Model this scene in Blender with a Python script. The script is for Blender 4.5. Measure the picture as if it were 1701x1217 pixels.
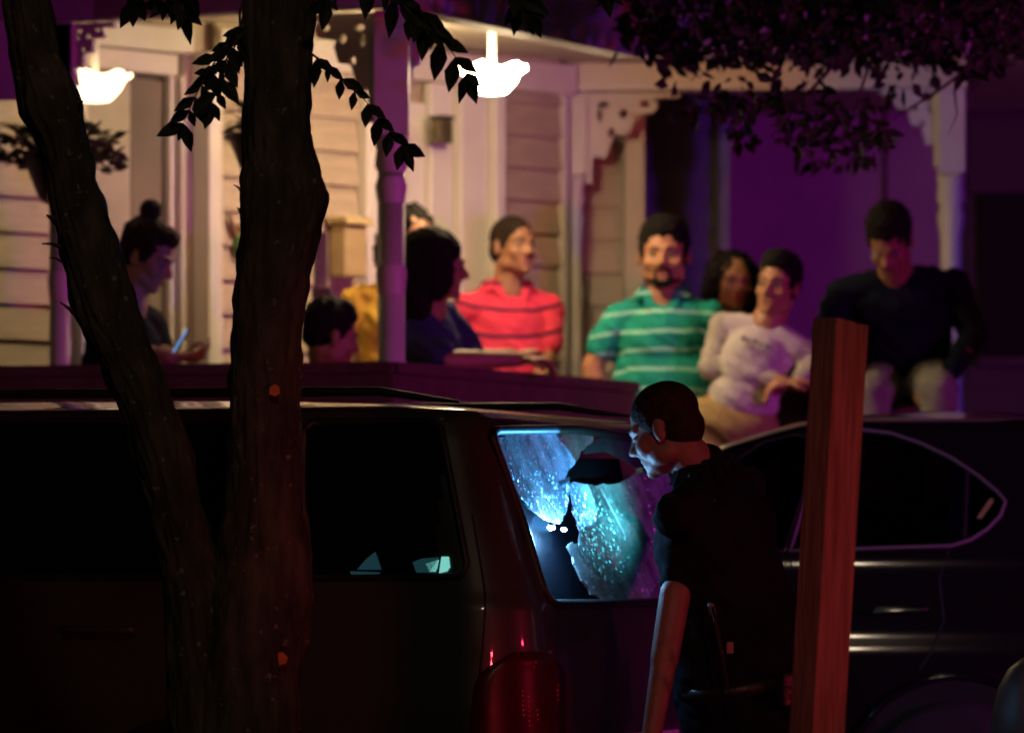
import bpy, bmesh, math, random
from mathutils import Vector, Matrix, noise
random.seed(7)
R = math.radians
sc = bpy.context.scene
for o in list(bpy.data.objects): bpy.data.objects.remove(o)
col = sc.collection

# ------------------------------------------------------------------ camera, world, lamps, exposure
FP = 9000.0                      # focal length in photo pixels (photo 1701 wide)
CZ = 1.15                        # camera height
HX, HY = 850.5, 950.0            # horizon / axis pixel
cd = bpy.data.cameras.new('camera'); cam = bpy.data.objects.new('camera', cd); col.objects.link(cam)
cam.location = (0, 0, CZ); cam.rotation_euler = (R(90), 0, 0)
cd.sensor_width = 36; cd.lens = 36 * FP / 1701; cd.shift_y = (HY - 608.5) / 1701
cd.clip_start = 0.5; cd.clip_end = 2000
cd.dof.use_dof = True; cd.dof.focus_distance = 13.2; cd.dof.aperture_fstop = 4.1
sc.camera = cam
w = bpy.data.worlds.new('World'); sc.world = w; w.use_nodes = True
nt = w.node_tree; bg = nt.nodes['Background']
sky = nt.nodes.new('ShaderNodeTexSky'); sky.sky_type = 'NISHITA'; sky.sun_disc = False
sky.sun_elevation = R(-4); sky.sun_rotation = R(200)
nt.links.new(sky.outputs[0], bg.inputs[0]); bg.inputs[1].default_value = 0.02
def lamp(name, kind, loc, energy, colr, size=.1, target=None, angle=60, blend=.3):
    l = bpy.data.lights.new(name, kind); l.energy = energy; l.color = colr
    o = bpy.data.objects.new(name, l); col.objects.link(o); o.location = loc
    if kind in ('SPOT', 'POINT'): l.shadow_soft_size = size
    if kind == 'SPOT': l.spot_size = R(angle); l.spot_blend = blend
    if kind == 'SUN': l.angle = size
    if target is not None:
        o.rotation_euler = (Vector(target) - Vector(loc)).to_track_quat('-Z', 'Y').to_euler()
    return o
lamp('moon', 'SUN', (0, 0, 30), 0.002, (.8, .85, 1), R(2), (3, 12, 0))
# roof lights of a patrol car standing to the right of the frame (red and blue)
lamp('patrol_light_red', 'SPOT', (8.2, 11.2, 2.0), 620, (1, .03, .10), .15, (1.2, 21, 2.6), 96, .9)
# unseen red spot added outside the frame to redden the wooden post
lamp('brake_light', 'SPOT', (1.6, 8.9, 1.1), 125, (1, .05, .085), .06, (.60, 11.5, 1.22), 30, 1)
lamp('patrol_light_blue', 'SPOT', (8.5, 11.8, 2.0), 640, (.25, .03, 1), .15, (1.2, 22, 2.3), 80, .5)
# street lamp above the road, behind and right of the camera
lamp('street_light', 'SPOT', (.3, 5.0, 6.2), 150, (1, .76, .52), .35, (0.5, 14.5, 0.4), 38, .3)
vs = sc.view_settings; vs.view_transform = 'Standard'; vs.look = 'None'; vs.exposure = 0; vs.gamma = 1
vs.use_curve_mapping = False
sc.cycles.use_denoising = True
sc.cycles.max_bounces = 6; sc.cycles.sample_clamp_indirect = 10

# ------------------------------------------------------------------ helpers
def P(px, py, Y): return Vector(((px - HX) * Y / FP, Y, CZ + (HY - py) * Y / FP))
def proj(v): return (HX + FP * v.x / v.y, HY - FP * (v.z - CZ) / v.y)
def solve(fn, px, py, u, v):
    for _ in range(12):
        a = proj(fn(u, v)); e = 1e-3
        b = proj(fn(u + e, v)); c = proj(fn(u, v + e))
        j11, j21 = (b[0] - a[0]) / e, (b[1] - a[1]) / e
        j12, j22 = (c[0] - a[0]) / e, (c[1] - a[1]) / e
        d = j11 * j22 - j12 * j21; rx, ry = px - a[0], py - a[1]
        u += (j22 * rx - j12 * ry) / d; v += (-j21 * rx + j11 * ry) / d
    return u, v

def material(name, c1, c2=None, rough=.6, metal=0, scale=12, bump=0, bscale=60, spec=.5, coat=0, sss=0,
             emit=None, estr=0, detail=6, wave=None, stretch=None):
    m = bpy.data.materials.new(name); m.use_nodes = True
    n = m.node_tree; b = n.nodes['Principled BSDF']; L = n.links.new
    tc = n.nodes.new('ShaderNodeTexCoord'); src = tc.outputs['Object']
    if stretch:
        mp = n.nodes.new('ShaderNodeMapping'); mp.inputs['Scale'].default_value = stretch
        L(src, mp.inputs[0]); src = mp.outputs[0]
    if c2:
        t = n.nodes.new('ShaderNodeTexNoise'); t.inputs['Scale'].default_value = scale; t.inputs['Detail'].default_value = detail
        L(src, t.inputs['Vector'])
        r = n.nodes.new('ShaderNodeValToRGB'); r.color_ramp.elements[0].position = .35; r.color_ramp.elements[1].position = .65
        r.color_ramp.elements[0].color = (*c1, 1); r.color_ramp.elements[1].color = (*c2, 1)
        L(t.outputs[0], r.inputs[0]); L(r.outputs[0], b.inputs['Base Color'])
    else: b.inputs['Base Color'].default_value = (*c1, 1)
    b.inputs['Roughness'].default_value = rough; b.inputs['Metallic'].default_value = metal
    b.inputs['Specular IOR Level'].default_value = spec; b.inputs['Coat Weight'].default_value = coat
    b.inputs['Coat Roughness'].default_value = .06
    if sss:
        b.inputs['Subsurface Weight'].default_value = sss; b.inputs['Subsurface Radius'].default_value = (.02, .007, .004)
    if emit: b.inputs['Emission Color'].default_value = (*emit, 1); b.inputs['Emission Strength'].default_value = estr
    if bump:
        t = n.nodes.new('ShaderNodeTexNoise'); t.inputs['Scale'].default_value = bscale; t.inputs['Detail'].default_value = 8
        L(src, t.inputs['Vector'])
        bp = n.nodes.new('ShaderNodeBump'); bp.inputs['Strength'].default_value = bump; bp.inputs['Distance'].default_value = .01
        L(t.outputs[0], bp.inputs['Height']); L(bp.outputs[0], b.inputs['Normal'])
    return m

def striped(name, base, stripe, pitch, width, phase, sag, cx, rough=.85, axis=None):
    """knitted shirt with printed stripes running round the body (pitch and width in metres)"""
    m = material(name, base, tuple(c * .82 for c in base), rough, scale=9, bump=.25, bscale=180, spec=.2)
    n = m.node_tree; L = n.links.new; b = n.nodes['Principled BSDF']
    old = b.inputs['Base Color'].links[0].from_socket
    g = n.nodes.new('ShaderNodeTexCoord'); s = n.nodes.new('ShaderNodeSeparateXYZ'); L(g.outputs['Object'], s.inputs[0])
    def M(op, a, b_=None):
        k = n.nodes.new('ShaderNodeMath'); k.operation = op
        for i, v in enumerate((a, b_)):
            if v is None: continue
            if isinstance(v, (int, float)): k.inputs[i].default_value = v
            else: L(v, k.inputs[i])
        return k.outputs[0]
    nz = n.nodes.new('ShaderNodeTexNoise'); nz.inputs['Scale'].default_value = 5; nz.inputs['Detail'].default_value = 2
    L(g.outputs['Object'], nz.inputs['Vector'])
    x = M('SUBTRACT', s.outputs[0], cx); zz = M('ADD', s.outputs[2], M('MULTIPLY', M('MULTIPLY', x, x), sag))
    zz = M('ADD', zz, M('MULTIPLY', nz.outputs[0], .035))
    fr = M('FRACT', M('DIVIDE', M('ADD', zz, phase), pitch))
    lt = M('LESS_THAN', fr, width / pitch)
    mx = n.nodes.new('ShaderNodeMix'); mx.data_type = 'RGBA'
    L(lt, mx.inputs[0]); L(old, mx.inputs[6]); mx.inputs[7].default_value = (*stripe, 1)
    L(mx.outputs[2], b.inputs['Base Color'])
    return m

def attach(o, parent):
    if parent is None: return
    o.parent = parent
    if parent.type == 'EMPTY': o.matrix_parent_inverse = Matrix.Translation(parent.location).inverted()
def obj(name, verts, faces, mat, parent=None, smooth=False):
    me = bpy.data.meshes.new(name); me.from_pydata([tuple(v) for v in verts], [], faces); me.update()
    return link(name, me, mat, parent, smooth)
def link(name, me, mat, parent=None, smooth=False):
    if mat: me.materials.clear(); me.materials.append(mat)
    if smooth: me.polygons.foreach_set('use_smooth', [True] * len(me.polygons))
    o = bpy.data.objects.new(name, me); col.objects.link(o); attach(o, parent); return o
def thing(name, label, cat, loc, group=None):
    o = bpy.data.objects.new(name, None); col.objects.link(o); o.location = loc; o.empty_display_size = .1
    o['label'] = label; o['category'] = cat
    if group: o['group'] = group
    return o
def fromBM(name, bm, mat, parent=None, smooth=False, recalc=True):
    if recalc: bmesh.ops.recalc_face_normals(bm, faces=bm.faces)
    me = bpy.data.meshes.new(name); bm.to_mesh(me); bm.free(); return link(name, me, mat, parent, smooth)
def hexa(bm, c8):
    v = [bm.verts.new(c) for c in c8]
    for f in ((0, 3, 2, 1), (4, 5, 6, 7), (0, 1, 5, 4), (1, 2, 6, 5), (2, 3, 7, 6), (3, 0, 4, 7)): bm.faces.new([v[i] for i in f])
def obox(bm, o, u, v, w_):
    """box from corner o with edge vectors"""
    o, u, v, w_ = map(Vector, (o, u, v, w_))
    hexa(bm, [o, o + u, o + u + v, o + v, o + w_, o + u + w_, o + u + v + w_, o + v + w_])
def bevbox(name, o, u, v, w_, mat, parent=None, bev=.006, seg=2):
    bm = bmesh.new(); obox(bm, o, u, v, w_)
    if bev: bmesh.ops.bevel(bm, geom=bm.edges[:], offset=bev, segments=seg, affect='EDGES', profile=.5)
    return fromBM(name, bm, mat, parent, False)
def cap(bm, a, b, ra, rb, seg=12, flat=1, side=None):
    """closed tapered capsule"""
    a, b = Vector(a), Vector(b); d = b - a; L = d.length or 1e-6; d = d / L
    if side is None: side = d.orthogonal()
    s = (side - d * side.dot(d)).normalized(); t = d.cross(s)
    rings = []
    N = 4
    prof = [(-ra * math.cos(math.pi / 2 * i / N), ra * math.sin(math.pi / 2 * i / N)) for i in range(N + 1)] + \
           [(L + rb * math.sin(math.pi / 2 * i / N), rb * math.cos(math.pi / 2 * i / N)) for i in range(N + 1)]
    for k, (h, r) in enumerate(prof):
        if r < 1e-6: rings.append([bm.verts.new(a + d * h)]); continue
        rings.append([bm.verts.new(a + d * h + s * (r * math.cos(2 * math.pi * i / seg)) + t * (r * flat * math.sin(2 * math.pi * i / seg))) for i in range(seg)])
    for p, q in zip(rings, rings[1:]):
        for i in range(seg):
            j = (i + 1) % seg
            if len(p) == 1: bm.faces.new((p[0], q[j], q[i]))
            elif len(q) == 1: bm.faces.new((p[i], p[j], q[0]))
            else: bm.faces.new((p[i], p[j], q[j], q[i]))
def ell(bm, c, r, rot=None, seg=20):
    m = Matrix.Translation(c) @ (rot.to_4x4() if rot else Matrix.Identity(4)) @ Matrix.Diagonal((*r, 1))
    bmesh.ops.create_uvsphere(bm, u_segments=seg, v_segments=seg // 2 + 2, radius=1, matrix=m)
def tube(bm, pts, rad, seg=8, closed=False):
    pts = [Vector(p) for p in pts]; rings = []; n = len(pts)
    if not hasattr(rad, '__len__'): rad = [rad] * n
    ref = None
    for i, p in enumerate(pts):
        a = pts[(i - 1) % n] if closed or i else p; b = pts[(i + 1) % n] if closed or i < n - 1 else p
        d = (b - a).normalized()
        if ref is None: ref = d.orthogonal()
        s = (ref - d * ref.dot(d)).normalized(); ref = s; t = d.cross(s)
        rings.append([bm.verts.new(p + (s * math.cos(2 * math.pi * k / seg) + t * math.sin(2 * math.pi * k / seg)) * rad[i]) for k in range(seg)])
    for i in range(n if closed else n - 1):
        p, q = rings[i], rings[(i + 1) % n]
        for k in range(seg): bm.faces.new((p[k], p[(k + 1) % seg], q[(k + 1) % seg], q[k]))
    if not closed: bm.faces.new(rings[0][::-1]); bm.faces.new(rings[-1])
def lathe(bm, base, prof, seg=24, cap_ends=True):
    base = Vector(base); rings = []
    for z, r in prof: rings.append([bm.verts.new(base + Vector((r * math.cos(2 * math.pi * k / seg), r * math.sin(2 * math.pi * k / seg), z))) for k in range(seg)])
    for p, q in zip(rings, rings[1:]):
        for k in range(seg): bm.faces.new((p[k], p[(k + 1) % seg], q[(k + 1) % seg], q[k]))
    if cap_ends: bm.faces.new(rings[0][::-1]); bm.faces.new(rings[-1])
def voxel(name, bm, size, mat, parent, smooth_it=6, post=None):
    """fuse overlapping closed shapes into one continuous skin"""
    bmesh.ops.recalc_face_normals(bm, faces=bm.faces)
    me = bpy.data.meshes.new('tmp'); bm.to_mesh(me); bm.free()
    o = bpy.data.objects.new('tmp', me); col.objects.link(o)
    r = o.modifiers.new('r', 'REMESH'); r.mode = 'VOXEL'; r.voxel_size = size
    s = o.modifiers.new('s', 'SMOOTH'); s.factor = .5; s.iterations = smooth_it
    dg = bpy.context.evaluated_depsgraph_get(); dg.update()
    me2 = bpy.data.meshes.new_from_object(o.evaluated_get(dg)); bpy.data.objects.remove(o); bpy.data.meshes.remove(me)
    me2.name = name
    if post:
        nrm = [v.normal.copy() for v in me2.vertices]
        for v, nn in zip(me2.vertices, nrm): v.co = post(v.co.copy(), nn)
        me2.update()
    return link(name, me2, mat, parent, True)
def extrude_poly(name, pts2, holes, f3, thick, mat, parent):
    """flat sawn board with holes; f3 maps (x,y,depth) to world"""
    cu = bpy.data.curves.new('c', 'CURVE'); cu.dimensions = '2D'; cu.fill_mode = 'BOTH'; cu.extrude = thick / 2
    for poly in [pts2] + holes:
        sp = cu.splines.new('POLY'); sp.points.add(len(poly) - 1); sp.use_cyclic_u = True
        for i, p in enumerate(poly): sp.points[i].co = (p[0], p[1], 0, 1)
    o = bpy.data.objects.new('c', cu); col.objects.link(o)
    dg = bpy.context.evaluated_depsgraph_get(); dg.update()
    me = bpy.data.meshes.new_from_object(o.evaluated_get(dg)); bpy.data.objects.remove(o)
    for v in me.vertices: v.co = f3(v.co.x, v.co.y, v.co.z)
    me.name = name
    return link(name, me, mat, parent)

# ------------------------------------------------------------------ materials
M_siding = material('siding_paint', (.54, .44, .32), (.44, .355, .26), .55, scale=6, bump=.15, bscale=40, stretch=(1, 1, 8))
M_trim = material('trim_paint', (.78, .72, .64), (.70, .63, .55), .45, scale=5, bump=.08, bscale=50)
M_trimw = material('white_trim_paint', (.84, .79, .74), (.78, .73, .68), .45, scale=5, bump=.08)
M_ceil = material('porch_ceiling_paint', (.75, .66, .52), (.68, .6, .47), .6, scale=4)
M_fascia = material('fascia_paint', (.50, .44, .46), (.40, .36, .38), .6, scale=7, bump=.15)
M_parapet = material('parapet_paint', (.15, .065, .06), (.10, .045, .04), .7, scale=9, bump=.2)
M_parapetw = material('parapet_end_paint', (.62, .52, .40), (.55, .45, .34), .7, scale=9, bump=.2)  # lamplit tone of the parapet end; plain tan on the kerb
M_blind = material('blind_vinyl', (.55, .49, .38), (.50, .44, .34), .5)
M_glass = material('window_glass', (.10, .09, .08), (.16, .14, .12), .08, scale=3, spec=.5)
M_wood = material('post_wood', (.19, .13, .10), (.11, .07, .055), .85, scale=14, bump=.35, bscale=30, stretch=(6, 6, .35))
M_asphalt = material('asphalt', (.045, .045, .047), (.06, .06, .06), .9, scale=40, bump=.4)
M_lawn = material('lawn', (.03, .05, .015), (.05, .07, .02), .95, scale=30, bump=.6)
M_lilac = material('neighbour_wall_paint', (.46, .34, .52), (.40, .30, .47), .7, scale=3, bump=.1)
M_dark = material('dark_metal', (.03, .028, .028), (.045, .04, .04), .5)
M_black = material('black_trim', (.012, .012, .013), None, .45)
M_chrome = material('chrome', (.6, .6, .6), None, .12, metal=1)
M_satin = material('satin_trim', (.20, .21, .19), None, .5)
M_suv = material('dark_grey_car_paint', (.040, .038, .036), (.048, .045, .042), .42, metal=.2, scale=200, coat=.85)
M_sedan = material('black_car_paint', (.012, .011, .013), (.016, .015, .017), .11, metal=.2, scale=200, coat=1)
M_rubber = material('rubber', (.02, .02, .02), (.03, .03, .03), .8)
M_cabin = material('cabin_fabric', (.03, .03, .033), (.045, .045, .05), .9)
M_lawnleaf = material('leaf', (.045, .06, .02), (.075, .085, .03), .55, scale=20)
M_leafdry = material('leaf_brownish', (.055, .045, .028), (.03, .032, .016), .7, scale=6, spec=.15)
M_skin = material('skin', (.50, .24, .13), (.43, .20, .105), .5, scale=25, sss=.08, bump=.08, bscale=120)
M_skin2 = material('skin_tan', (.38, .18, .095), (.32, .15, .08), .5, scale=25, sss=.08, bump=.08, bscale=120)
M_skin3 = material('skin_fair', (.36, .20, .15), (.30, .16, .12), .5, scale=25, sss=.08, bump=.08, bscale=120)
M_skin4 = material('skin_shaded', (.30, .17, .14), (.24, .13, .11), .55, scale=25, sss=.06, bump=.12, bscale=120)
M_lip = material('lip', (.36, .13, .10), None, .45)
M_eyew = material('eye_white', (.34, .30, .26), None, .5, spec=.2)
M_iris = material('iris', (.03, .015, .01), None, .15)
M_hair = material('hair', (.006, .005, .0045), (.011, .008, .007), .75, spec=.15, scale=60, bump=.8, bscale=120, stretch=(1, 1, .4))
M_hairb = material('hair_brown', (.016, .010, .007), (.035, .020, .013), .75, spec=.15, scale=60, bump=.8, bscale=120)
M_phone = material('phone_case', (.02, .02, .02), None, .3)
M_screen = material('phone_screen', (.1, .3, .9), None, .3, emit=(.12, .42, 1), estr=2.2)
M_orange = material('orange_paper', (.95, .22, .06), (.85, .18, .05), .8, scale=40)
M_navy = material('navy_cloth', (.035, .04, .10), (.035, .045, .11), .9, scale=9, bump=.2, bscale=160, spec=.1)
M_blackc = material('black_cloth', (.010, .011, .015), (.014, .015, .019), .95, scale=9, bump=.2, bscale=160, spec=.05)
M_bsweat = material('black_sweater', (.007, .010, .016), (.012, .015, .022), .95, scale=9, bump=.3, bscale=160, spec=.05)
M_yellow = material('yellow_cloth', (.95, .60, .07), (.88, .54, .06), .9, scale=9)
M_white = material('white_cloth', (.68, .62, .62), (.60, .55, .56), .9, scale=9, bump=.2, bscale=160, spec=.2)
M_greysl = material('grey_sleeve', (.52, .48, .43), (.46, .42, .38), .9, scale=9, bump=.2, bscale=160, spec=.2)
M_khaki = material('khaki_cloth', (.42, .30, .12), (.36, .25, .10), .9, scale=9)
M_greytr = material('grey_trousers', (.26, .25, .22), (.20, .19, .17), .9, scale=9, bump=.2)
M_jean = material('dark_trousers', (.04, .045, .06), (.06, .065, .08), .9, scale=9)

# ================================================================== GROUND
def sheet(name, x0, y0, x1, y1, z, mat):
    o = obj(name, [(x0, y0, z), (x1, y0, z), (x1, y1, z), (x0, y1, z)], [(0, 1, 2, 3)], mat); o['kind'] = 'structure'; return o
sheet('ground', -400, -400, 400, 800, -.02, M_lawn)
sheet('road', -60, -6, 60, 15.9, 0, M_asphalt)
kb = bevbox('kerb', (-60, 15.9, -.01), (120, 0, 0), (0, .15, 0), (0, 0, .16), M_parapetw, None, .01); kb['kind'] = 'structure'
sheet('driveway', -60, 16.05, 60, 60, .15, M_lawn)

# ================================================================== HOUSE
house = thing('house', 'clapboard house with a lamplit fretwork porch behind the parked cars', 'house', (0, 21, .15))
A0 = P(40, 0, 18.75); A1 = P(900, 0, 20.8)
Au = (Vector((A1.x, A1.y, 0)) - Vector((A0.x, A0.y, 0))).normalized(); An = Vector((Au.y, -Au.x, 0))
Ao = Vector((A0.x, A0.y, 0))
def onA(px):                     # distance along wall A seen at pixel column px
    k = (px - HX) / FP
    return (k * Ao.y - Ao.x) / (Au.x - k * Au.y)
def Ap(t, z, d=0): return Ao + Au * t + An * d + Vector((0, 0, z))
FLOOR, CEIL, EAVE, RAIL = .72, 3.12, 2.97, 1.827
Z = Vector((0, 0, 1))
# wall A body with its clapboards as sub-parts
bm = bmesh.new(); obox(bm, Ap(onA(-260), .15, -.22), Au * (onA(937) - onA(-260)), An * .2, Z * 3.2)
wallA = fromBM('wall', bm, M_siding, house)
def boards(parent, org, u, n, t0, t1, z0, z1, lap, mat):
    o = Vector(org) + u * t0; L = u * (t1 - t0)
    b0, b1 = .024, .004
    vs = [o + n * 0, o + L, o + L + n * b0, o + n * b0, o + Z * (lap * 1.0), o + L + Z * lap, o + L + n * b1 + Z * lap, o + n * b1 + Z * lap]
    me = bpy.data.meshes.new('siding_board'); me.from_pydata([tuple(v) for v in vs], [], [(0, 3, 2, 1), (4, 5, 6, 7), (0, 1, 5, 4), (1, 2, 6, 5), (2, 3, 7, 6), (3, 0, 4, 7)])
    me.materials.append(mat); z = z0
    while z < z1:
        b = bpy.data.objects.new('siding_board', me); col.objects.link(b); b.parent = parent
        b.location = n * random.uniform(-.001, .0015) + Z * z; z += lap
# a line at y=564 at px 40
zref = P(40, 564, 18.75).z; lapA = .1235; z0 = zref - lapA * 7
for a, b in ((-255, 112), (353, 590), (808, 925)):
    boards(wallA, Ao, Au, An, onA(a), onA(b), z0, 3.1, lapA, M_siding)
def trimA(name, pa, pb, z0_, z1_, d, mat, parent=house, d0=0):
    return bevbox(name, Ap(onA(pa), z0_, d0), Au * (onA(pb) - onA(pa)), An * d, Z * (z1_ - z0_), mat, parent, .006)
# big window with blind on wall A
win = trimA('window', 122, 300, FLOOR + .35, 2.84, .012, M_trim)
zt = P(200, 78, 19.2).z
trimA('window_head', 117, 300, zt - .02, zt + .07, .07, M_trimw, win)
trimA('window_head', 124, 282, zt - .10, zt - .022, .045, M_trim, win)
trimA('frame', 116, 127, FLOOR + .35, zt - .1, .06, M_trim, win)
trimA('frame', 266, 276, FLOOR + .35, zt - .1, .05, M_trimw, win)
trimA('frame', 277, 284, FLOOR + .35, zt - .1, .075, M_trim, win)
trimA('pane', 128, 265, FLOOR + .35, zt - .105, .006, M_glass, win, .012)
bm = bmesh.new(); z = FLOOR + .4
while z < zt - .12:
    obox(bm, Ap(onA(130), z, .020), Au * (onA(208) - onA(130)), An * .006 + Z * .006, Z * .014); z += .0175
bl = fromBM('blind_slats', bm, M_blind, win); bl['kind'] = 'stuff'
trimA('blind_panel', 209, 263, FLOOR + .36, zt - .12, .004, material('dusk_curtain', (.25, .20, .16), (.20, .16, .13), .8, scale=4), win, .0205)
# corner boards between window and siding
trimA('corner_board', 288, 303, .9, 3.0, .05, M_trim)
trimA('corner_board', 304, 322, .9, 3.0, .13, M_trimw)
trimA('corner_board', 326, 351, .9, 3.0, .06, M_trim)
trimA('frieze_board', -255, 112, 2.99, 3.1, .045, M_trim)
trimA('frieze_board', 353, 944, 2.985, 3.1, .045, M_trim)
# door with casing
door = trimA('door', 626, 700, FLOOR, 2.9, .02, M_trimw)
trimA('door_casing', 592, 624, FLOOR, 2.98, .055, M_trimw, door)
trimA('door_casing', 702, 738, FLOOR, 2.98, .045, M_trimw, door)
trimA('door_casing', 742, 786, FLOOR, 2.98, .075, M_trimw, door)
trimA('door_casing', 789, 805, FLOOR, 2.98, .11, M_trimw, door)
trimA('door_rail', 630, 696, 1.5, 1.6, .01, M_trim, door, .02)
trimA('door_rail', 630, 696, 2.72, 2.82, .01, M_trim, door, .02)
trimA('corner_board', 926, 936, .9, 3.0, .03, M_trim)

# ceiling and fascia: corner points of the porch edge (pixel column, depth)
edge = [(-300, 18.1), (155, 17.85), (408, 17.6), (655, 17.42), (1060, 19.16), (1660, 19.1)]
EP = [Vector(((px - HX) * y / FP, y, 0)) for px, y in edge]
back = [Vector((2.3, 23, 0)), Vector((-1, 24, 0)), Vector((-5, 21, 0))]
bm = bmesh.new(); lo = [bm.verts.new(p + Z * CEIL) for p in EP + back]; hi = [bm.verts.new(p + Z * (CEIL + .12)) for p in EP + back]
bm.faces.new(lo); bm.faces.new(hi); n = len(lo)
for i in range(n): bm.faces.new((lo[i], lo[(i + 1) % n], hi[(i + 1) % n], hi[i]))
fromBM('porch_ceiling', bm, M_ceil, house)
for i in range(len(EP) - 1):
    a, b = EP[i], EP[i + 1]; d = (b - a).normalized(); nn = Vector((-d.y, d.x, 0))
    bm = bmesh.new(); obox(bm, a + Z * EAVE, b - a, nn * .09, Z * .38)
    fromBM('fascia_board', bm, M_fascia, house)
    bm = bmesh.new(); obox(bm, a + Z * (EAVE + .3) - nn * .05, b - a, nn * .05, Z * .10)
    fromBM('gutter', bm, M_fascia, house)
bm = bmesh.new(); v = [bm.verts.new(p + Z * 3.36) for p in EP + back]; top = bm.verts.new((-.5, 21.5, 4.6))
for i in range(n): bm.faces.new((v[i], v[(i + 1) % n], top))
fromBM('roof', bm, material('roof_shingle', (.06, .055, .06), (.09, .08, .085), .9, scale=30), house)
# inner beam on the right
b0 = P(935, 0, 20.94); b1 = P(1606, 0, 20.84)
bm = bmesh.new(); obox(bm, Vector((b0.x, b0.y, 3.01)), Vector((b1.x - b0.x, b1.y - b0.y, 0)), (0, .12, 0), Z * .105)
fromBM('porch_beam', bm, M_ceil, house)
bm = bmesh.new(); obox(bm, Vector((b0.x, b0.y - .012, 3.01)), Vector((b1.x - b0.x, b1.y - b0.y, 0)), (0, .010, 0), Z * .022)
fromBM('beam_moulding', bm, M_trim, house)
# porch floor
bm = bmesh.new(); 
for zz in (FLOOR - .1, FLOOR):
    pass
lo = [bm.verts.new(p + Z * (FLOOR - .12)) for p in EP + back]; hi = [bm.verts.new(p + Z * FLOOR) for p in EP + back]
bm.faces.new(lo); bm.faces.new(hi)
for i in range(n): bm.faces.new((lo[i], lo[(i + 1) % n], hi[(i + 1) % n], hi[i]))
fromBM('porch_floor', bm, M_parapet, house)

# turned porch posts with sawn brackets
def bracket(post, org, along, w_, h_, mat):
    """scalloped fretwork corner bracket hanging under the beam, org = top inner corner"""
    out = [(0, 0), (w_, 0)]
    nsc = 4
    for i in range(nsc + 1):      # scalloped hypotenuse
        a = i / nsc; cx, cy = w_ * (1 - a) ** 1.15, -h_ * a ** 1.25
        out.append((max(cx, .018), cy - .018))
        if i < nsc:
            a2 = (i + .45) / nsc; out.append((w_ * (1 - a2) ** 1.15 * .80, -h_ * a2 ** 1.25 * .86 - .004))
            a3 = (i + .62) / nsc; out.append((w_ * (1 - a3) ** 1.15 * .94 , -h_ * a3 ** 1.25 * .80 - .02))
    out.append((0, -h_))
    holes = []
    for (fx, fy, rx, ry) in ((.18, -.14, .075, .03), (.14, -.26, .03, .07), (.40, -.24, .055, .045), (.62, -.13, .06, .035), (.27, -.46, .045, .05)):
        holes.append([(w_ * fx + w_ * rx * math.cos(-2 * math.pi * k / 12), h_ * fy + h_ * ry * 1.1 * math.sin(-2 * math.pi * k / 12)) for k in range(12)])
    nn = Vector((-along.y, along.x, 0))
    return extrude_poly('bracket', out, holes, lambda x, y, d: org + along * x + Z * y + nn * d, .028, mat, post)
def porch_post(px, Y, mat, r=.045, sq=.052, zb=FLOOR, dirs=(), w_=.36, h_=.36, zt=EAVE, dz=0):
    c = P(px, 0, Y); c.z = 0
    bm = bmesh.new()
    zblk = 1.94
    prof = [(zb, sq), (zb + .02, r), (zb + .9, r * 1.02), (1.98, r * .95), (2.05, r * 1.0), (2.12, r * 1.16), (2.16, r * .9), (2.32, r * .92), (2.40, r * 1.2), (2.44, r * .95), (2.47, r * 1.25), (2.52, r * 1.1), (2.56, sq * 1.1)]
    prof = [(a, b) if a < 1.95 else (a + dz, b) for a, b in prof]
    lathe(bm, c, prof, 20); o = fromBM('porch_post', bm, mat, house, True)
    bm = bmesh.new(); obox(bm, c + Vector((-sq, -sq, 2.565 + dz)), (2 * sq, 0, 0), (0, 2 * sq, 0), Z * (zt - 2.567 - dz))
    bmesh.ops.bevel(bm, geom=bm.edges[:], offset=.005, segments=2, affect='EDGES')
    fromBM('post_block', bm, mat, o)
    for d in dirs:
        d = Vector((d[0], d[1], 0)).normalized()
        bracket(o, c + d * sq + Z * (zt - .004), d, w_, h_, mat)
    return o
dL = (EP[2] - EP[3]).normalized(); dR = (EP[4] - EP[3]).normalized()
porch_post(650, 17.58, M_trim, .044, .058, RAIL - .01, (dL, dR), .27, .34)
porch_post(100, 17.98, M_trim, .036, .05, RAIL - .01, (-dL, dL), .15, .19)
porch_post(953, 21.0, M_trim, .034, .05, FLOOR, ((1, 0, 0),), .36, .34, 3.01, .12)
porch_post(1580, 20.9, M_trimw, .046, .052, FLOOR, ((-1, 0, 0),), .22, .28, 3.01, .12)

val = [P(-300, 0, 17.93), P(118, 0, 17.93)]
bm = bmesh.new(); obox(bm, Vector((val[0].x, 17.93, P(0, 166, 17.93).z)), (val[1].x - val[0].x, -.0, 0), (0, .03, 0), Z * (EAVE - P(0, 166, 17.93).z - .004))
fromBM('valance_board', bm, M_fascia, house)
# solid parapets
def parapet(pa, ya, pb, yb, th=.14, top=RAIL, name='porch_parapet'):
    a = P(pa, 0, ya); b = P(pb, 0, yb); a.z = b.z = .15
    d = (b - a); nn = Vector((-d.y, d.x, 0)).normalized()
    bm = bmesh.new(); obox(bm, a, d, nn * th, Z * (top - .15 - .04)); o = fromBM(name, bm, M_parapet, house)
    bm = bmesh.new(); obox(bm, a - nn * .015 + Z * (top - .15 - .038), d, nn * (th + .03), Z * .038)
    bmesh.ops.bevel(bm, geom=bm.edges[:], offset=.006, segments=2, affect='EDGES'); fromBM('rail_cap', bm, M_parapet, o)
    return o, a, d, nn
parapet(-300, 17.95, 652, 17.42)
parapet(655, 17.44, 1058, 19.28)
pr, a, d, nn = parapet(1237, 19.65, 1555, 19.85, .16)
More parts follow.
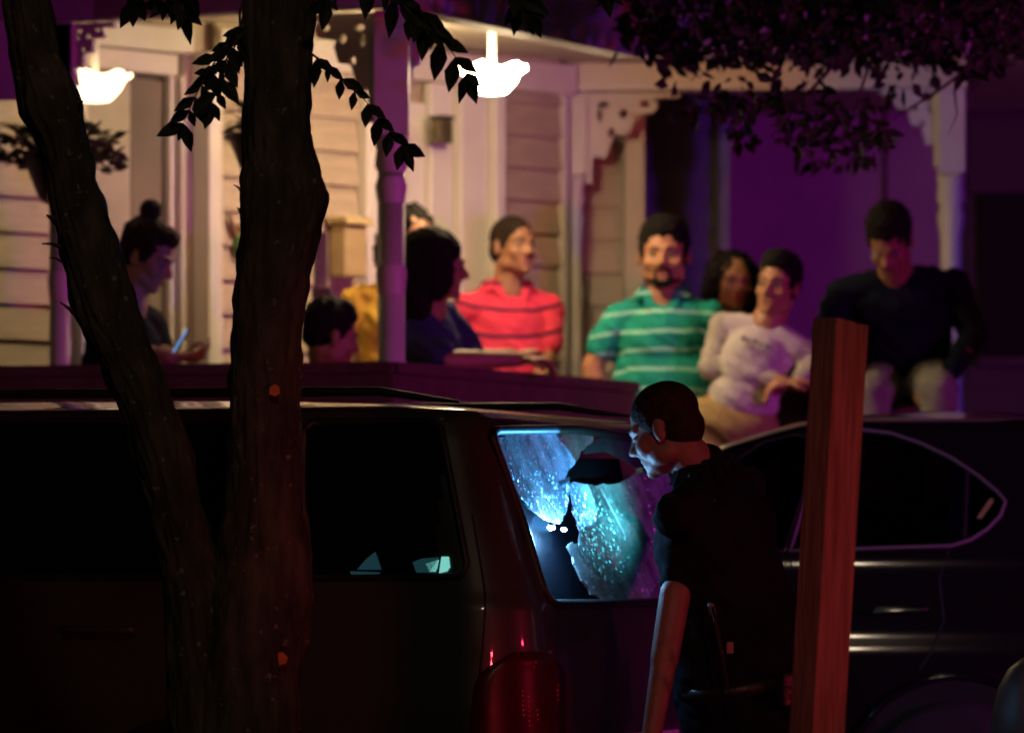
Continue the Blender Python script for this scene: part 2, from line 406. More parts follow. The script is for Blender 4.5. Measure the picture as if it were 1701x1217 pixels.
# end face of the right parapet, lamplight put into its pale colour
ee = P(1237, 0, 19.65); ee.z = .15
bm = bmesh.new(); obox(bm, ee + Vector((-.03, -.035, 0)), (.095, 0, 0), (.0, .03, 0), Z * (RAIL - .15 + .004)); fromBM('end_board', bm, M_parapetw, pr)
# steps
for i in range(4):
    y = 19.2 - i * .27; zz = FLOOR - .15 * i
    bevbox('step', (.46, y - .27, .15), (.38, 0, 0), (0, .26, 0), (0, 0, zz - .15 - .1), M_parapet, house, .004)

# recessed wall B with clapboards, corner board and blue lit part
M_sidB = material('siding_paint_back', (.60, .50, .42), (.52, .44, .37), .55, scale=6, bump=.15, bscale=40, stretch=(1, 1, 8))
def backwall(pa, ya, pb, yb, lap, mat):
    a = P(pa, 0, ya); b = P(pb, 0, yb); a.z = b.z = 0
    u = (b - a).normalized(); nn = Vector((u.y, -u.x, 0)); L = (b - a).length
    bm = bmesh.new(); obox(bm, a - nn * .2 + Z * .15, u * L, nn * .18, Z * 3.1); wl = fromBM('wall', bm, mat, house)
    boards(wl, a, u, nn, 0, L, .5, 3.1, lap, mat); return a, u, nn, L
a_, u_, n_, L_ = backwall(935, 21.22, 1036, 21.22, .130, M_sidB)
bevbox('corner_board', a_ + u_ * (L_ + .002) + Z * .5 - n_ * .2, u_ * .08, n_ * .27, Z * 2.6, M_trim, house)
a_, u_, n_, L_ = backwall(1060, 22.3, 1192, 22.3, .137, M_sidB)
bevbox('corner_board', a_ + u_ * (L_ + .002) + Z * .5 - n_ * .2, u_ * .045, n_ * .27, Z * 2.6, M_fascia, house)

# neighbour's house to the right
nb = thing('neighbour_house', 'plain wall and dark side of the next house, washed violet by emergency lights', 'house', (2.5, 24.5, .15))
def fplane(name, pa, pb, Y, z0_, z1_, th, mat, parent):
    a = P(pa, 0, Y); b = P(pb, 0, Y)
    return bevbox(name, (a.x, Y, z0_), (b.x - a.x, 0, 0), (0, th, 0), (0, 0, z1_ - z0_), mat, parent, .005)
nw = fplane('wall', 1150, 1640, 24.2, .15, 4.2, .2, M_lilac, nb)
fplane('wall_seam', 1468, 1474, 24.18, .15, 4.2, .015, M_parapet, nb)
M_nd = material('neighbour_siding', (.10, .07, .10), (.08, .055, .08), .7, scale=4)
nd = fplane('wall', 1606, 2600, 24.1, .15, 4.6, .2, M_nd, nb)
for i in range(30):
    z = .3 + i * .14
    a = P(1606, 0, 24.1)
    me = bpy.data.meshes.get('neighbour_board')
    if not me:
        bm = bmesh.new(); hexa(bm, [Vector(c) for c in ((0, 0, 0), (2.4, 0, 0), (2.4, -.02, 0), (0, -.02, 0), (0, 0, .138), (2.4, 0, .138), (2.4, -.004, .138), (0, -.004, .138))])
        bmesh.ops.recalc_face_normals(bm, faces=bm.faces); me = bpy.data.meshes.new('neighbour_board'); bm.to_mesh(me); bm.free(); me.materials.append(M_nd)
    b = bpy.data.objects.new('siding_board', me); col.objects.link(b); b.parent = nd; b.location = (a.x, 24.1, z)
zs = P(0, 600, 24.0).z
bevbox('window_sill', (P(1625, 0, 24).x, 23.98, zs - .02), (1.5, 0, 0), (0, .1, 0), (0, 0, .04), M_nd, nb)
zs = P(0, 320, 24).z
bevbox('window_head', (P(1608, 0, 24).x, 23.98, zs), (1.5, 0, 0), (0, .1, 0), (0, 0, .06), M_nd, nb)
fplane('window', 1630, 2000, 24.03, P(0, 595, 24).z, P(0, 322, 24).z, .04, material('neighbour_glass', (.03, .02, .03), None, .1), nb)
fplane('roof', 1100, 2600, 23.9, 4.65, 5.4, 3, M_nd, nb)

# ------------------------------------------------------------------ lamps on the porch
def pendant(px, py_bot, Y, label, estr, r):
    base = P(px, py_bot, Y)
    t = thing('pendant_lamp', label, 'lamp', base, 'glass bowl lamps under the porch ceiling')
    me = material('lit_frosted_glass', (.9, .85, .7), None, .4, emit=(1, .75, .43), estr=estr)
    bm = bmesh.new()
    prof = [(0, .02), (.004, .05), (.02, r * .56), (.045, r * .74), (.07, r * .84), (.085, r * .95), (.092, r * 1.06), (.098, r * 1.03), (.088, r * .88), (.06, r * .7), (.03, r * .45), (.012, .02)]
    lathe(bm, base, prof, 40)
    for v in bm.verts:
        d = v.co - base; rr = math.hypot(d.x, d.y)
        if rr > r * .85: v.co.z += .010 * math.sin(math.atan2(d.y, d.x) * 6)
    fromBM('glass_bowl', bm, me, t, True)
    bm = bmesh.new(); cap(bm, base + Z * .02, (base.x, base.y, CEIL - .03), .012, .012); fromBM('stem', bm, M_trim, t, True)
    bm = bmesh.new(); lathe(bm, (base.x, base.y, CEIL - .05), [(0, .03), (.02, .06), (.048, .065)], 24); fromBM('canopy', bm, M_trim, t, True)
    return t
pendant(817, 157, 19.15, 'lit glass bowl lamp under the porch ceiling right of the corner post', 96, .118)
pendant(158, 171, 18.6, 'lit glass bowl lamp under the porch ceiling in front of the blind window', 4, .122)

# wall things
def wall_thing(name, label, cat, px, py, build, mat):
    pass
t = onA(698); c = Ap(t, P(728, 222, 20.3).z, .085)
tt = thing('wall_lantern', 'small unlit brass box lantern on the white door casing', 'lantern', c)
obj_ = bevbox('lantern_body', c - Au * .04 - Z * .045, Au * .075, An * .05, Z * .09, material('old_brass', (.22, .20, .09), (.12, .10, .05), .4, metal=.6, scale=30), tt, .008)
bevbox('lantern_cap', c - Au * .045 - Z * -.046 - An * .003, Au * .085, An * .058, Z * .012, M_dark, tt, .003)
t = onA(556); zc = P(556, 380, 19.9).z; c = Ap(t, zc, .03)
mb = thing('mailbox', 'beige wall mailbox on the clapboards beside the door', 'mailbox', c)
bevbox('box', c - Au * .06 - Z * .18, Au * .12, An * .08, Z * .19, material('mailbox_paint', (.50, .38, .20), (.45, .33, .17), .5), mb, .01)
bevbox('lid', c - Au * .075 + Z * .012, Au * .15, An * .11, Z * .03 + An * -.02, material('mailbox_lid', (.55, .42, .22), None, .5), mb, .008)
t = onA(386); c = Ap(t, P(386, 400, 19.6).z, .03)
orn = thing('wall_ornament', 'green and brown bird shaped ornament hung on the pale siding', 'ornament', c)
bm = bmesh.new(); ell(bm, c - Z * .01, (.03, .02, .045)); cap(bm, c - Z * .05, c - Z * .09 + Au * .02, .012, .004); fromBM('ornament_body', bm, material('green_glaze', (.08, .22, .05), (.12, .28, .06), .4), orn, True)
bm = bmesh.new(); cap(bm, c + Z * .02 - Au * .02, c + Z * .085 - Au * .045, .016, .006); cap(bm, c + Z * .03 + Au * .01, c + Z * .06 + Au * .03, .018, .01); fromBM('ornament_wing', bm, material('brown_glaze', (.20, .10, .06), None, .5), orn, True)
# thin pole with lamp shade on the porch (pinkish) near the mailbox
c = P(533, 500, 18.9)
fl = thing('plant_stand', 'slim wooden plant stand with a pot beside the mailbox', 'plant stand', (c.x, c.y, FLOOR))
M_ps = material('pink_brown_wood', (.42, .30, .26), (.34, .24, .21), .7)
bevbox('stand_post', (c.x - .025, c.y - .025, FLOOR), (.05, 0, 0), (0, .05, 0), (0, 0, P(0, 385, 18.9).z - FLOOR), M_ps, fl)
bevbox('pot', (c.x - .03, c.y - .04, P(0, 520, 18.9).z), (.07, 0, 0), (0, .07, 0), (0, 0, .09), material('pot_brown', (.18, .11, .10), None, .7), fl)

# ------------------------------------------------------------------ leaves
def leafmesh(name, L, W, mat, fold=.25):
    pts = [(0, 0), (.18, .5), (.42, 1), (.68, .72), (.88, .28), (1, 0)]
    vs = [(x * L, 0, -.06 * L * math.sin(x * 3)) for x, _ in pts]
    n0 = len(vs); idx = []
    for s in (1, -1):
        row = []
        for x, y in pts[1:-1]:
            row.append(len(vs)); vs.append((x * L, s * y * W / 2, fold * y * W / 2 - .06 * L * math.sin(x * 3)))
        idx.append(row)
    fs = []
    for row in idx:
        fs.append((0, 1, row[0]))
        for k in range(3): fs.append((k + 1, k + 2, row[k + 1], row[k]))
        fs.append((4, 5, row[3]))
    me = bpy.data.meshes.new(name); me.from_pydata(vs, [], fs); me.materials.append(mat); me.update(); return me
def rotto(dirv, upv=None, roll=0):
    x = Vector(dirv).normalized(); u = Vector(upv or (0, -1, 0)); y = u.cross(x).normalized(); z_ = x.cross(y)
    m = Matrix((x, y, z_)).transposed().to_4x4(); return m @ Matrix.Rotation(roll, 4, 'X')

# hanging baskets
def basket(px, py, Y, label, sp=.2, nl=110):
    c = P(px, py, Y); t = thing('hanging_basket', label, 'hanging basket', c, 'hanging flower baskets')
    bm = bmesh.new(); lathe(bm, c, [(-.16, .05), (-.14, .07), (0, .125), (.01, .135), (.012, .11), (-.02, .1)], 24); fromBM('pot', bm, M_dark, t, True)
    for k in range(3):
        a = k * 2.1 + .3; bm = bmesh.new(); tube(bm, [c + Vector((.12 * math.cos(a), .12 * math.sin(a), 0)), (c.x, c.y, c.z + .45)], .003, 5); fromBM('wire', bm, M_dark, t)
    lm = leafmesh('basket_leaf', .06, .035, M_lawnleaf)
    for k in range(nl):
        a = random.uniform(0, 6.3); r = random.uniform(.03, sp); o = bpy.data.objects.new('leaf', lm); col.objects.link(o)
        attach(o, t); d = Vector((math.cos(a), math.sin(a), random.uniform(-.7, .7)))
        o.matrix_basis = Matrix.Translation(c + Vector((r * math.cos(a), r * math.sin(a), random.uniform(0, .12) - r * .25))) @ rotto(d, (0, -.5, 1), random.uniform(-1, 1))
basket(98, 258, 18.1, 'hanging basket of dark foliage behind the leaning left trunk', .2, 200)
basket(440, 228, 18.2, 'hanging basket almost hidden behind the upright right trunk', .11, 110)

# ================================================================== PEOPLE
def person(label, Y, head, hs, hrot, neck, pelvis, byaw, shw, arms, skin, shirt, trousers, hair, hairstyle,
           belly=(.17, .13), sleeve=.6, voxb=.007, seated=None, face=True, beard=None, smile=0, hw=1, floor=FLOOR, hands=(1, 1), collar=None, sleevemat=None, chestd=.115, group='people watching from the porch'):
    H = P(*head[:2], Y + head[2]); N = P(*neck[:2], Y + neck[2]); Pv = P(*pelvis[:2], Y + pelvis[2])
    fd = Vector((math.sin(R(byaw)), -math.cos(R(byaw)), 0))
    up = (N - Pv).normalized(); ac = up.cross(fd).normalized(); fw = ac.cross(up).normalized()
    tor = Matrix((ac, -fw, up)).transposed()        # local x=across, y=back, z=up
    t = thing('person', label, 'person', (Pv.x, Pv.y, floor), group)
    yaw, pitch, roll = map(R, hrot)
    hm = Matrix.Rotation(yaw, 3, 'Z') @ Matrix.Rotation(roll, 3, 'Y') @ Matrix.Rotation(pitch, 3, 'X')
    def h(x, y, z): return H + hm @ (Vector((x, -y, z)) * hs)       # y forward in face space
    def hell(bm, c, r): ell(bm, h(c[0] * hw, c[1], c[2]), Vector((r[0] * hw, r[1], r[2])) * hs, hm)
    bm = bmesh.new()
    hell(bm, (0, -.012, .036), (.073, .092, .080)); hell(bm, (0, .028, -.02), (.060, .060, .078)); hell(bm, (0, .040, -.074), (.043, .043, .036))
    for s in (-1, 1):
        hell(bm, (s * .034, .052, -.028), (.028, .03, .03)); hell(bm, (s * .074, -.008, -.012), (.010, .018, .031))
        hell(bm, (s * .046, .01, -.065), (.02, .04, .03))
        cap(bm, h(s * .012, .082, .02), h(s * .044, .066, .02), .011 * hs, .009 * hs)
        hell(bm, (s * .012, .094, -.034), (.009, .010, .008))
    cap(bm, h(0, .080, .012), h(0, .106, -.026), .009 * hs, .0115 * hs)
    cap(bm, h(-.021, .078, -.058), h(.021, .078, -.058), .009 * hs, .009 * hs); cap(bm, h(-.017, .077, -.071), h(.017, .077, -.071), .009 * hs, .009 * hs)
    hell(bm, (0, .070, -.094), (.02, .02, .016))
    cap(bm, h(0, -.022, -.055), N + up * -.02, .054 * hs, .066)
    # torso and limbs
    ell(bm, N - up * .19, (shw * .93, chestd, .17), tor); ell(bm, N.lerp(Pv, .62) , (belly[0] * .95, belly[1] * .95, .17), tor); ell(bm, Pv, (.15, .115, .12), tor)
    SH = [N - up * .082 - ac * shw, N - up * .082 + ac * shw]
    AR = []
    for i, a in enumerate(arms):
        E = P(*a[0][:2], Y + a[0][2]); W = P(*a[1][:2], Y + a[1][2]); AR.append((SH[i], E, W))
        cap(bm, N - up * .035, SH[i], .042, .048); cap(bm, SH[i], E, .050, .040); cap(bm, E, W, .041, .026); cap(bm, E, E.lerp(W, .45), .042, .0375)
        if hands[i]:
            d = Vector(a[2]).normalized() if len(a) > 2 else (W - E).normalized()
            pn = Vector(a[3]).normalized() if len(a) > 3 else Vector((0, 0, -1))
            sd = d.cross(pn).normalized(); pn = sd.cross(d).normalized()
            pc = W + d * .05
            cap(bm, W, W + d * .08, .026, .036, 12, .42, sd)
            for k, (off, ln) in enumerate(((-.027, .068), (-.009, .078), (.010, .073), (.028, .056))):
                b = W + d * .088 + sd * off; m_ = b + (d * .8 + pn * .6).normalized() * ln * .5; e = m_ + (d * .25 + pn).normalized() * ln * .5
                cap(bm, b, m_, .0092, .0088, 8); cap(bm, m_, e, .0088, .0078, 8)
            b = W + d * .03 - sd * .028; m_ = b + (d * .6 - sd * .7 + pn * .4).normalized() * .04; e = m_ + (d * .9 + pn * .4).normalized() * .03
            cap(bm, b, m_, .012, .0105, 8); cap(bm, m_, e, .0105, .009, 8)
    HP = [Pv - ac * .085 - up * .02, Pv + ac * .085 - up * .02]; LG = []
    for i in (0, 1):
        if seated: K = P(*seated[i][0][:2], Y + seated[i][0][2]); F_ = P(*seated[i][1][:2], Y + seated[i][1][2])
        else:
            F_ = Vector((HP[i].x, HP[i].y, floor + .07)); K = HP[i].lerp(F_, .5) + fd * .03
        LG.append((HP[i], K, F_)); cap(bm, HP[i], K, .078, .052); cap(bm, K, F_, .052, .034)
    def post(co, nn):
        l = hm.transposed() @ (co - H) / hs; y = -l.y; x = l.x; z = l.z
        if abs(x) < .09 and y > .04 and abs(z) < .08:
            for s in (-1, 1):
                g = math.exp(-(((x - s * .031) / .017) ** 2 + ((z + .002) / .012) ** 2)); co = co - (hm @ Vector((0, -1, 0))) * .010 * g * hs
            g = math.exp(-((x / .026) ** 2 + ((z + .0645) / .0028) ** 2)); co = co - (hm @ Vector((0, -1, 0))) * .004 * g * hs
        return co
    body = voxel('body', bm, voxb, skin, t, 4, post)
    if face:
        me = body.data; me.materials.append(M_lip)
        for p in me.polygons:
            l = hm.transposed() @ (p.center - H) / hs
            if -l.y > .05 and abs(l.x) < .024 - abs(l.z + .0645) * .9 and abs(l.z + .0645) < .013: p.material_index = 1
        for s in (-1, 1):
            bm = bmesh.new(); ell(bm, h(s * .031, .0685, -.001), Vector((.0135, .012, .0082)) * hs, hm, 14); fromBM('eye', bm, M_eyew, t, True)
            bm = bmesh.new(); ell(bm, h(s * .031, .0775, -.001), Vector((.0062, .0042, .0066)) * hs, hm, 12); fromBM('iris', bm, M_iris, t, True)
            bm = bmesh.new(); cap(bm, h(s * .014, .0885, .0215), h(s * .030, .0820, .0255), .0028 * hs, .0036 * hs); cap(bm, h(s * .030, .0820, .0255), h(s * .047, .0665, .021), .0036 * hs, .002 * hs); fromBM('eyebrow', bm, hair, t, True)
    if beard:
        bm = bmesh.new()
        cap(bm, h(-.022, .0835, -.049), h(.022, .0835, -.049), .0055 * hs, .0055 * hs)
        for s in (-1, 1):
            cap(bm, h(s * .024, .080, -.052), h(s * .024, .074, -.084), .006 * hs, .009 * hs)
            cap(bm, h(s * .022, .070, -.093), h(s * .052, .022, -.085), .012 * hs, .009 * hs)
        cap(bm, h(-.016, .075, -.096), h(.016, .075, -.096), .016 * hs, .016 * hs)
        voxel('beard', bm, .004, hair, t, 2, lambda co, nn: co + nn * noise.noise(co * 120) * .002)
    # hair
    bm = bmesh.new()
    if hairstyle == 'short':
        hell(bm, (0, -.022, .050), (.082, .097, .088)); hell(bm, (0, .015, .100), (.060, .060, .038)); hell(bm, (0, -.045, .0), (.073, .065, .062)); hell(bm, (0, .02, .082), (.058, .062, .042))
        for s in (-1, 1): hell(bm, (s * .062, .006, .018), (.016, .03, .036))
    elif hairstyle == 'buzz':
        hell(bm, (0, -.016, .040), (.0765, .094, .0805)); hell(bm, (0, -.045, -.012), (.069, .062, .062))
        for s in (-1, 1): hell(bm, (s * .061, .002, .012), (.014, .026, .034))
    elif hairstyle == 'long':
        hell(bm, (0, -.028, .046), (.094, .108, .092)); hell(bm, (0, -.062, -.03), (.096, .082, .12)); hell(bm, (0, -.068, -.12), (.098, .066, .10))
        for s in (-1, 1): hell(bm, (s * .076, -.008, -.03), (.030, .062, .10))
    elif hairstyle == 'curly':
        hell(bm, (0, -.03, .046), (.098, .10, .086)); hell(bm, (0, -.05, -.04), (.112, .07, .115))
        for s in (-1, 1): hell(bm, (s * .088, -.008, -.03), (.036, .045, .095))
    elif hairstyle == 'bun':
        hell(bm, (0, -.024, .043), (.083, .097, .082)); hell(bm, (0, -.045, -.01), (.075, .065, .065)); hell(bm, (0, -.062, .140), (.040, .040, .036))
        for s in (-1, 1): hell(bm, (s * .064, .004, .012), (.018, .034, .042))
        hell(bm, (0, .03, .085), (.05, .055, .036))
    amp = {'short': .005, 'buzz': .001, 'long': .004, 'curly': .018, 'bun': .006}[hairstyle]
    voxel('hair', bm, .006, hair, t, 3, lambda co, nn: co + nn * (noise.noise(co * 45) * amp + noise.noise(co * 110) * amp * .5))
    # shirt
    bm = bmesh.new(); g = .014
    ell(bm, N - up * .19, (shw * .93 + g, chestd + g, .175), tor); ell(bm, N - up * .30, (max(shw * .85, belly[0]) + g, chestd + g, .16), tor)
    ell(bm, N.lerp(Pv, .62), (belly[0] + g, belly[1] + g, .18), tor)
    cap(bm, N.lerp(Pv, .6), Pv - up * .04, belly[0] * .97 + g, belly[0] * .95 + g, 24, (belly[1] + g) / (belly[0] + g), ac)
    bs = bmesh.new() if sleevemat else bm
    for i in (0, 1):
        S, E, W = AR[i]; cap(bm, N - up * .030 + (S - N) * .28, S, .060, .060)
        if sleeve <= 1:
            e = S.lerp(E, sleeve); cap(bs, S, e, .062, .060 + .008 * sleeve)
        else:
            cap(bs, S, E, .061, .052); cap(bs, E, E.lerp(W, sleeve - 1), .055, .038)
    def fold(co, nn):
        q = Vector((co.x * 9, co.y * 9, co.z * 20 + co.x * 14)); a = noise.noise(q) * .009 + noise.noise(q * 2.3) * .006 - abs(noise.noise(Vector((co.x * 16 + co.z * 9, co.y * 12, co.z * 7)))) * .008
        return co + nn * a
    if collar is M_blackc: cap(bm, N - up * .05, N + up * .012, .085, .066)
    voxel('shirt', bm, .009, shirt, t, 5, fold)
    if sleevemat: voxel('sleeves', bs, .009, sleevemat, t, 5, fold)
    if collar:
        bm = bmesh.new(); pts = []
        ring = []
        for k in range(15):
            a = R(-160 + k * 320 / 14) ; ring.append(N + up * (.018 - .03 * max(0, math.cos(a))) + ac * (.078 * math.sin(a)) + fw * (.072 * math.cos(a) + .012))
        ring = [N + up * .03 + (-fw) * .0 + ac * (.080 * math.sin(R(a))) - fw * (.074 * math.cos(R(a))) for a in range(-130, 131, 20)]
        for i in range(len(ring) - 1):
            a_, b_ = ring[i], ring[i + 1]; out = ((a_ + b_) / 2 - N); out -= up * out.dot(up); out = out.normalized()
            hexa(bm, [a_, b_, b_ + out * .006, a_ + out * .006, a_ - up * .045 + out * .03, b_ - up * .045 + out * .03, b_ - up * .045 + out * .036, a_ - up * .045 + out * .036])
        for s in (-1, 1):
            a_ = ring[0] if s < 0 else ring[-1]
            cap(bm, a_ - up * .02, N - up * .12 + fw * .115 + ac * s * .008, .02, .007, 8, .3, ac)
        fromBM('collar', bm, collar, t)
    bm = bmesh.new(); ell(bm, Pv - up * .01, (.172, .135, .12), tor)
    for Hh, K, F_ in LG: cap(bm, Hh, K, .097, .074); cap(bm, K, F_, .074, .06)
    voxel('trousers', bm, .011, trousers, t, 4, fold)
    for Hh, K, F_ in LG:
        bm = bmesh.new(); cap(bm, F_ - fd * .05 - Z * .03, F_ + fd * .16 - Z * .04, .042, .038, 12, .8); fromBM('shoe', bm, M_black, t, True)
    return t, H, hm, h, N, Pv, ac, up, fw, AR

S_teal = striped('teal_striped_knit', (.015, .34, .27), (.33, .72, .58), .071, .013, .02, .35, P(1100, 0, 19.6).x)
S_pink = striped('pink_striped_knit', (.86, .055, .12), (.035, .01, .05), .098, .013, .035, -.9, P(848, 0, 19.9).x)

# teal man
person('man in teal polo shirt with pale stripes standing in the porch opening', 19.75, (1103, 422, 0), 1.08, (-6, 4, 0),
       (1101, 490, .02), (1108, 745, .03), -4, .165, (((984, 610, .02), (1000, 715, -.02)), ((1188, 600, .10), (1170, 700, .05))),
       M_skin, S_teal, M_jean, M_hair, 'short', belly=(.185, .16), sleeve=.56, hw=1.1, beard=True, collar=S_teal, chestd=.13)
# pink man
person('man in pink polo shirt with dark stripes smiling in front of the clapboards', 20.0, (853, 410, 0), .98, (38, -2, 3),
       (842, 478, .02), (846, 690, .02), 22, .165, (((778, 580, .05), (800, 680, -.02)), ((905, 590, 0), (895, 640, -.15))),
       M_skin2, S_pink, M_jean, M_hairb, 'buzz', belly=(.17, .135), sleeve=.75, collar=S_pink)
# navy woman, profile to the right, forearm on the parapet
person('woman in navy top with long dark hair leaning her forearms on the parapet', 18.35, (727, 442, .02), .98, (97, 5, 0),
       (712, 508, .05), (700, 700, .2), 62, .15, (((738, 600, -.12), (862, 597, -.02), (1, .1, -.05), (0, 0, -1)), ((780, 600, .25), (850, 590, .35))),
       M_skin2, M_navy, M_jean, M_hair, 'long', belly=(.15, .15), sleeve=.8)
# yellow woman behind the post
person('woman in yellow top half hidden behind the violet corner post', 19.3, (682, 402, 0), 1.0, (28, 8, 0),
       (655, 468, .02), (650, 690, .02), 10, .145, (((600, 572, .0), (606, 640, -.08)), ((705, 580, .05), (690, 640, 0))),
       M_skin, M_yellow, M_jean, M_hair, 'curly', belly=(.14, .12), sleeve=.55)
# child
person('child with dark hair whose head shows just above the parapet', 18.1, (550, 558, 0), .95, (112, 12, 0),
       (548, 625, .03), (545, 800, .05), 50, .12, (((510, 720, 0), (530, 790, -.1)), ((590, 720, .05), (600, 790, -.05))),
       M_skin2, M_navy, M_jean, M_hair, 'short', belly=(.12, .1), sleeve=.6)
# bun woman with phone
bw = person('woman with a hair bun looking down at her phone behind the left trunk', 18.25, (246, 424, 0), 1.0, (70, 28, 0),
       (214, 502, .03), (190, 700, .1), 60, .14, (((232, 590, -.20), (280, 594, -.26), (1, .1, .0), (-.4, .3, 1)), ((262, 590, .12), (290, 592, .0), (1, -.3, .0), (-.3, -.4, 1))),
       M_skin3, M_blackc, M_jean, M_hairb, 'bun', belly=(.14, .12), sleeve=.95)
pc = P(300, 566, 18.1)
ph = thing('phone', 'glowing phone held by the woman with the hair bun', 'phone', pc)
ph_n = Vector((-.85, -.05, .5)).normalized(); ph_u = Vector((0, -1, 0)); ph_u = (ph_u - ph_n * ph_u.dot(ph_n)).normalized(); ph_v = ph_n.cross(ph_u)
bevbox('phone_body', pc - ph_u * .031 - ph_v * .05, ph_u * .062, ph_v * .10, -ph_n * .008, M_phone, ph, .003)
bevbox('phone_screen', pc - ph_u * .027 - ph_v * .045 + ph_n * .001, ph_u * .054, ph_v * .09, ph_n * .001, M_screen, ph, 0)
# curly woman
person('woman with curly dark hair standing between teal man and boy', 20.15, (1218, 470, 0), .95, (14, 2, 0),
       (1212, 540, .03), (1210, 740, .03), 5, .14, (((1150, 640, .1), (1170, 700, 0)), ((1275, 640, .1), (1260, 700, 0))),
       M_skin2, M_blackc, M_jean, M_hair, 'curly', belly=(.14, .12), sleeve=.6)
# boy
by = person('boy in white shirt with grey sleeves leaning over the right parapet', 19.52, (1292, 474, 0), .97, (-26, 0, 6),
       (1277, 530, .02), (1222, 700, .03), -10, .142, (((1184, 612, .02), (1300, 634, -.10), (1, .0, -.05), (0, 0, -1)), ((1358, 600, .0), (1325, 638, -.10), (-.9, -.1, -.1), (0, 0, -1))),
       M_skin, M_white, M_khaki, M_hair, 'short', belly=(.108, .10), sleeve=1.85, sleevemat=M_greysl)
M_print = material('shirt_print_ink', (.20, .17, .20), None, .8)
# printed word on the boy's shirt, too blurred to read
_t, bH, bhm, bh, bN, bP, bac, bup, bfw, _a = by
for k, (u_, w_) in enumerate(((-.055, .016), (-.034, .012), (-.012, .02), (.014, .012), (.034, .018), (.056, .01))):
    bm = bmesh.new(); c_ = bN - bup * (.105 + .003 * (k % 2)) + bac * u_ + bfw * (.138 - abs(u_) * .25)
    obox(bm, c_, bac * w_, bup * .016, bfw * .004); fromBM('shirt_print', bm, M_print, _t)
# black sweater man
person('man in black sweater sitting on the parapet and looking down', 19.75, (1478, 400, -.20), 1.04, (-16, 44, 0),
       (1486, 446, -.06), (1502, 622, .16), -4, .205, (((1372, 555, -.02), (1400, 600, -.2)), ((1618, 556, .0), (1570, 632, -.22), (-.9, -.3, -.3), (0, 0, -1))),
       M_skin2, M_bsweat, M_greytr, M_hair, 'short', belly=(.155, .13), sleeve=1.9, seated=(((1446, 655, -.36), (1450, 830, -.42)), ((1560, 652, -.36), (1560, 830, -.42))), floor=.15)

# ================================================================== SUV
AN = R(20)
SF = Vector((-math.cos(AN), math.sin(AN), 0)); SW = Vector((math.sin(AN), math.cos(AN), 0))
SC = P(893, 0, 13.75); SC.z = 0
def lerp_tab(tab, z):
    for (a, b), (c, d) in zip(tab, tab[1:]):
        if z <= c:
            k = (z - a) / (c - a); return b + (d - b) * max(0, k)
    return tab[-1][1]
WID = 1.86
ins_t = [(.25, .05), (.45, .0), (.8, -.012), (.98, .0), (1.06, .012), (1.10, .03), (1.5, .135), (1.555, .155), (1.572, .170), (1.582, .20), (1.606, .38), (1.614, .50), (1.62, .7)]
rear_t = [(.25, .06), (.45, .0), (.62, -.03), (.68, .02), (.95, .035), (1.06, .05), (1.5, .205), (1.545, .225), (1.57, .27), (1.585, .38), (1.603, .75), (1.610, 1.2), (1.62, 1.5)]
front_t = [(.25, 4.65), (.5, 4.75), (.9, 4.65), (1.0, 4.3), (1.06, 3.75), (1.1, 3.6), (1.5, 2.95), (1.6, 2.75), (1.62, 2.4)]
rad_t = [(.25, .2), (.9, .2), (1.1, .16), (1.5, .13), (1.62, .12)]
def suv(s, w_, z): return SC + SF * s + SW * w_ + Z * z
def sside(s, z): return suv(s, lerp_tab(ins_t, z), z)
def srear(w_, z): return suv(lerp_tab(rear_t, z), w_, z)
def inpoly(x, y, poly):
    c = False; n = len(poly)
    for i in range(n):
        x1, y1 = poly[i]; x2, y2 = poly[i - 1]
        if (y1 > y) != (y2 > y) and x < (x2 - x1) * (y - y1) / (y2 - y1) + x1: c = not c
    return c
def rrect_pts(s0, s1, w0, w1, r, ns, nw, nc):
    out = []
    def seg(a, b, n):
        for i in range(n): k = i / n; out.append((a[0] + (b[0] - a[0]) * k, a[1] + (b[1] - a[1]) * k))
    def arc(c, a0, n):
        for i in range(n): a = a0 + math.pi / 2 * i / n; out.append((c[0] + r * math.cos(a), c[1] + r * math.sin(a)))
    seg((s0 + r, w0), (s1 - r, w0), ns); arc((s1 - r, w0 + r), -math.pi / 2, nc)
    seg((s1, w0 + r), (s1, w1 - r), nw); arc((s1 - r, w1 - r), 0, nc)
    seg((s1 - r, w1), (s0 + r, w1), ns); arc((s0 + r, w1 - r), math.pi / 2, nc)
    seg((s0, w1 - r), (s0, w0 + r), nw); arc((s0 + r, w0 + r), math.pi, nc)
    return out
def shell(name, pos, levels, it, rt, ft, radt, wid, cut, mat, parent, ns=150, nw=70, nc=14):
    bm = bmesh.new(); rings = []
    for z in levels:
        i_ = lerp_tab(it, z); pts = rrect_pts(lerp_tab(rt, z), lerp_tab(ft, z), i_, wid - i_, lerp_tab(radt, z), ns, nw, nc)
        rings.append([(bm.verts.new(pos(s, w_, z)), s, w_) for s, w_ in pts])
    n = len(rings[0])
    for k in range(len(rings) - 1):
        p, q = rings[k], rings[k + 1]
        for i in range(n):
            j = (i + 1) % n
            s = (p[i][1] + p[j][1] + q[i][1] + q[j][1]) / 4; w_ = (p[i][2] + p[j][2] + q[i][2] + q[j][2]) / 4
            if cut(s, w_, (levels[k] + levels[k + 1]) / 2): continue
            bm.faces.new((p[i][0], p[j][0], q[j][0], q[i][0]))
    bm.faces.new([a[0] for a in rings[-1]]); bm.faces.new([a[0] for a in rings[0]])
    return fromBM(name, bm, mat, parent, True)
suvT = thing('parked_suv', 'dark grey suv with its shattered rear window lit by a torch', 'suv', (SC.x, SC.y, 0))
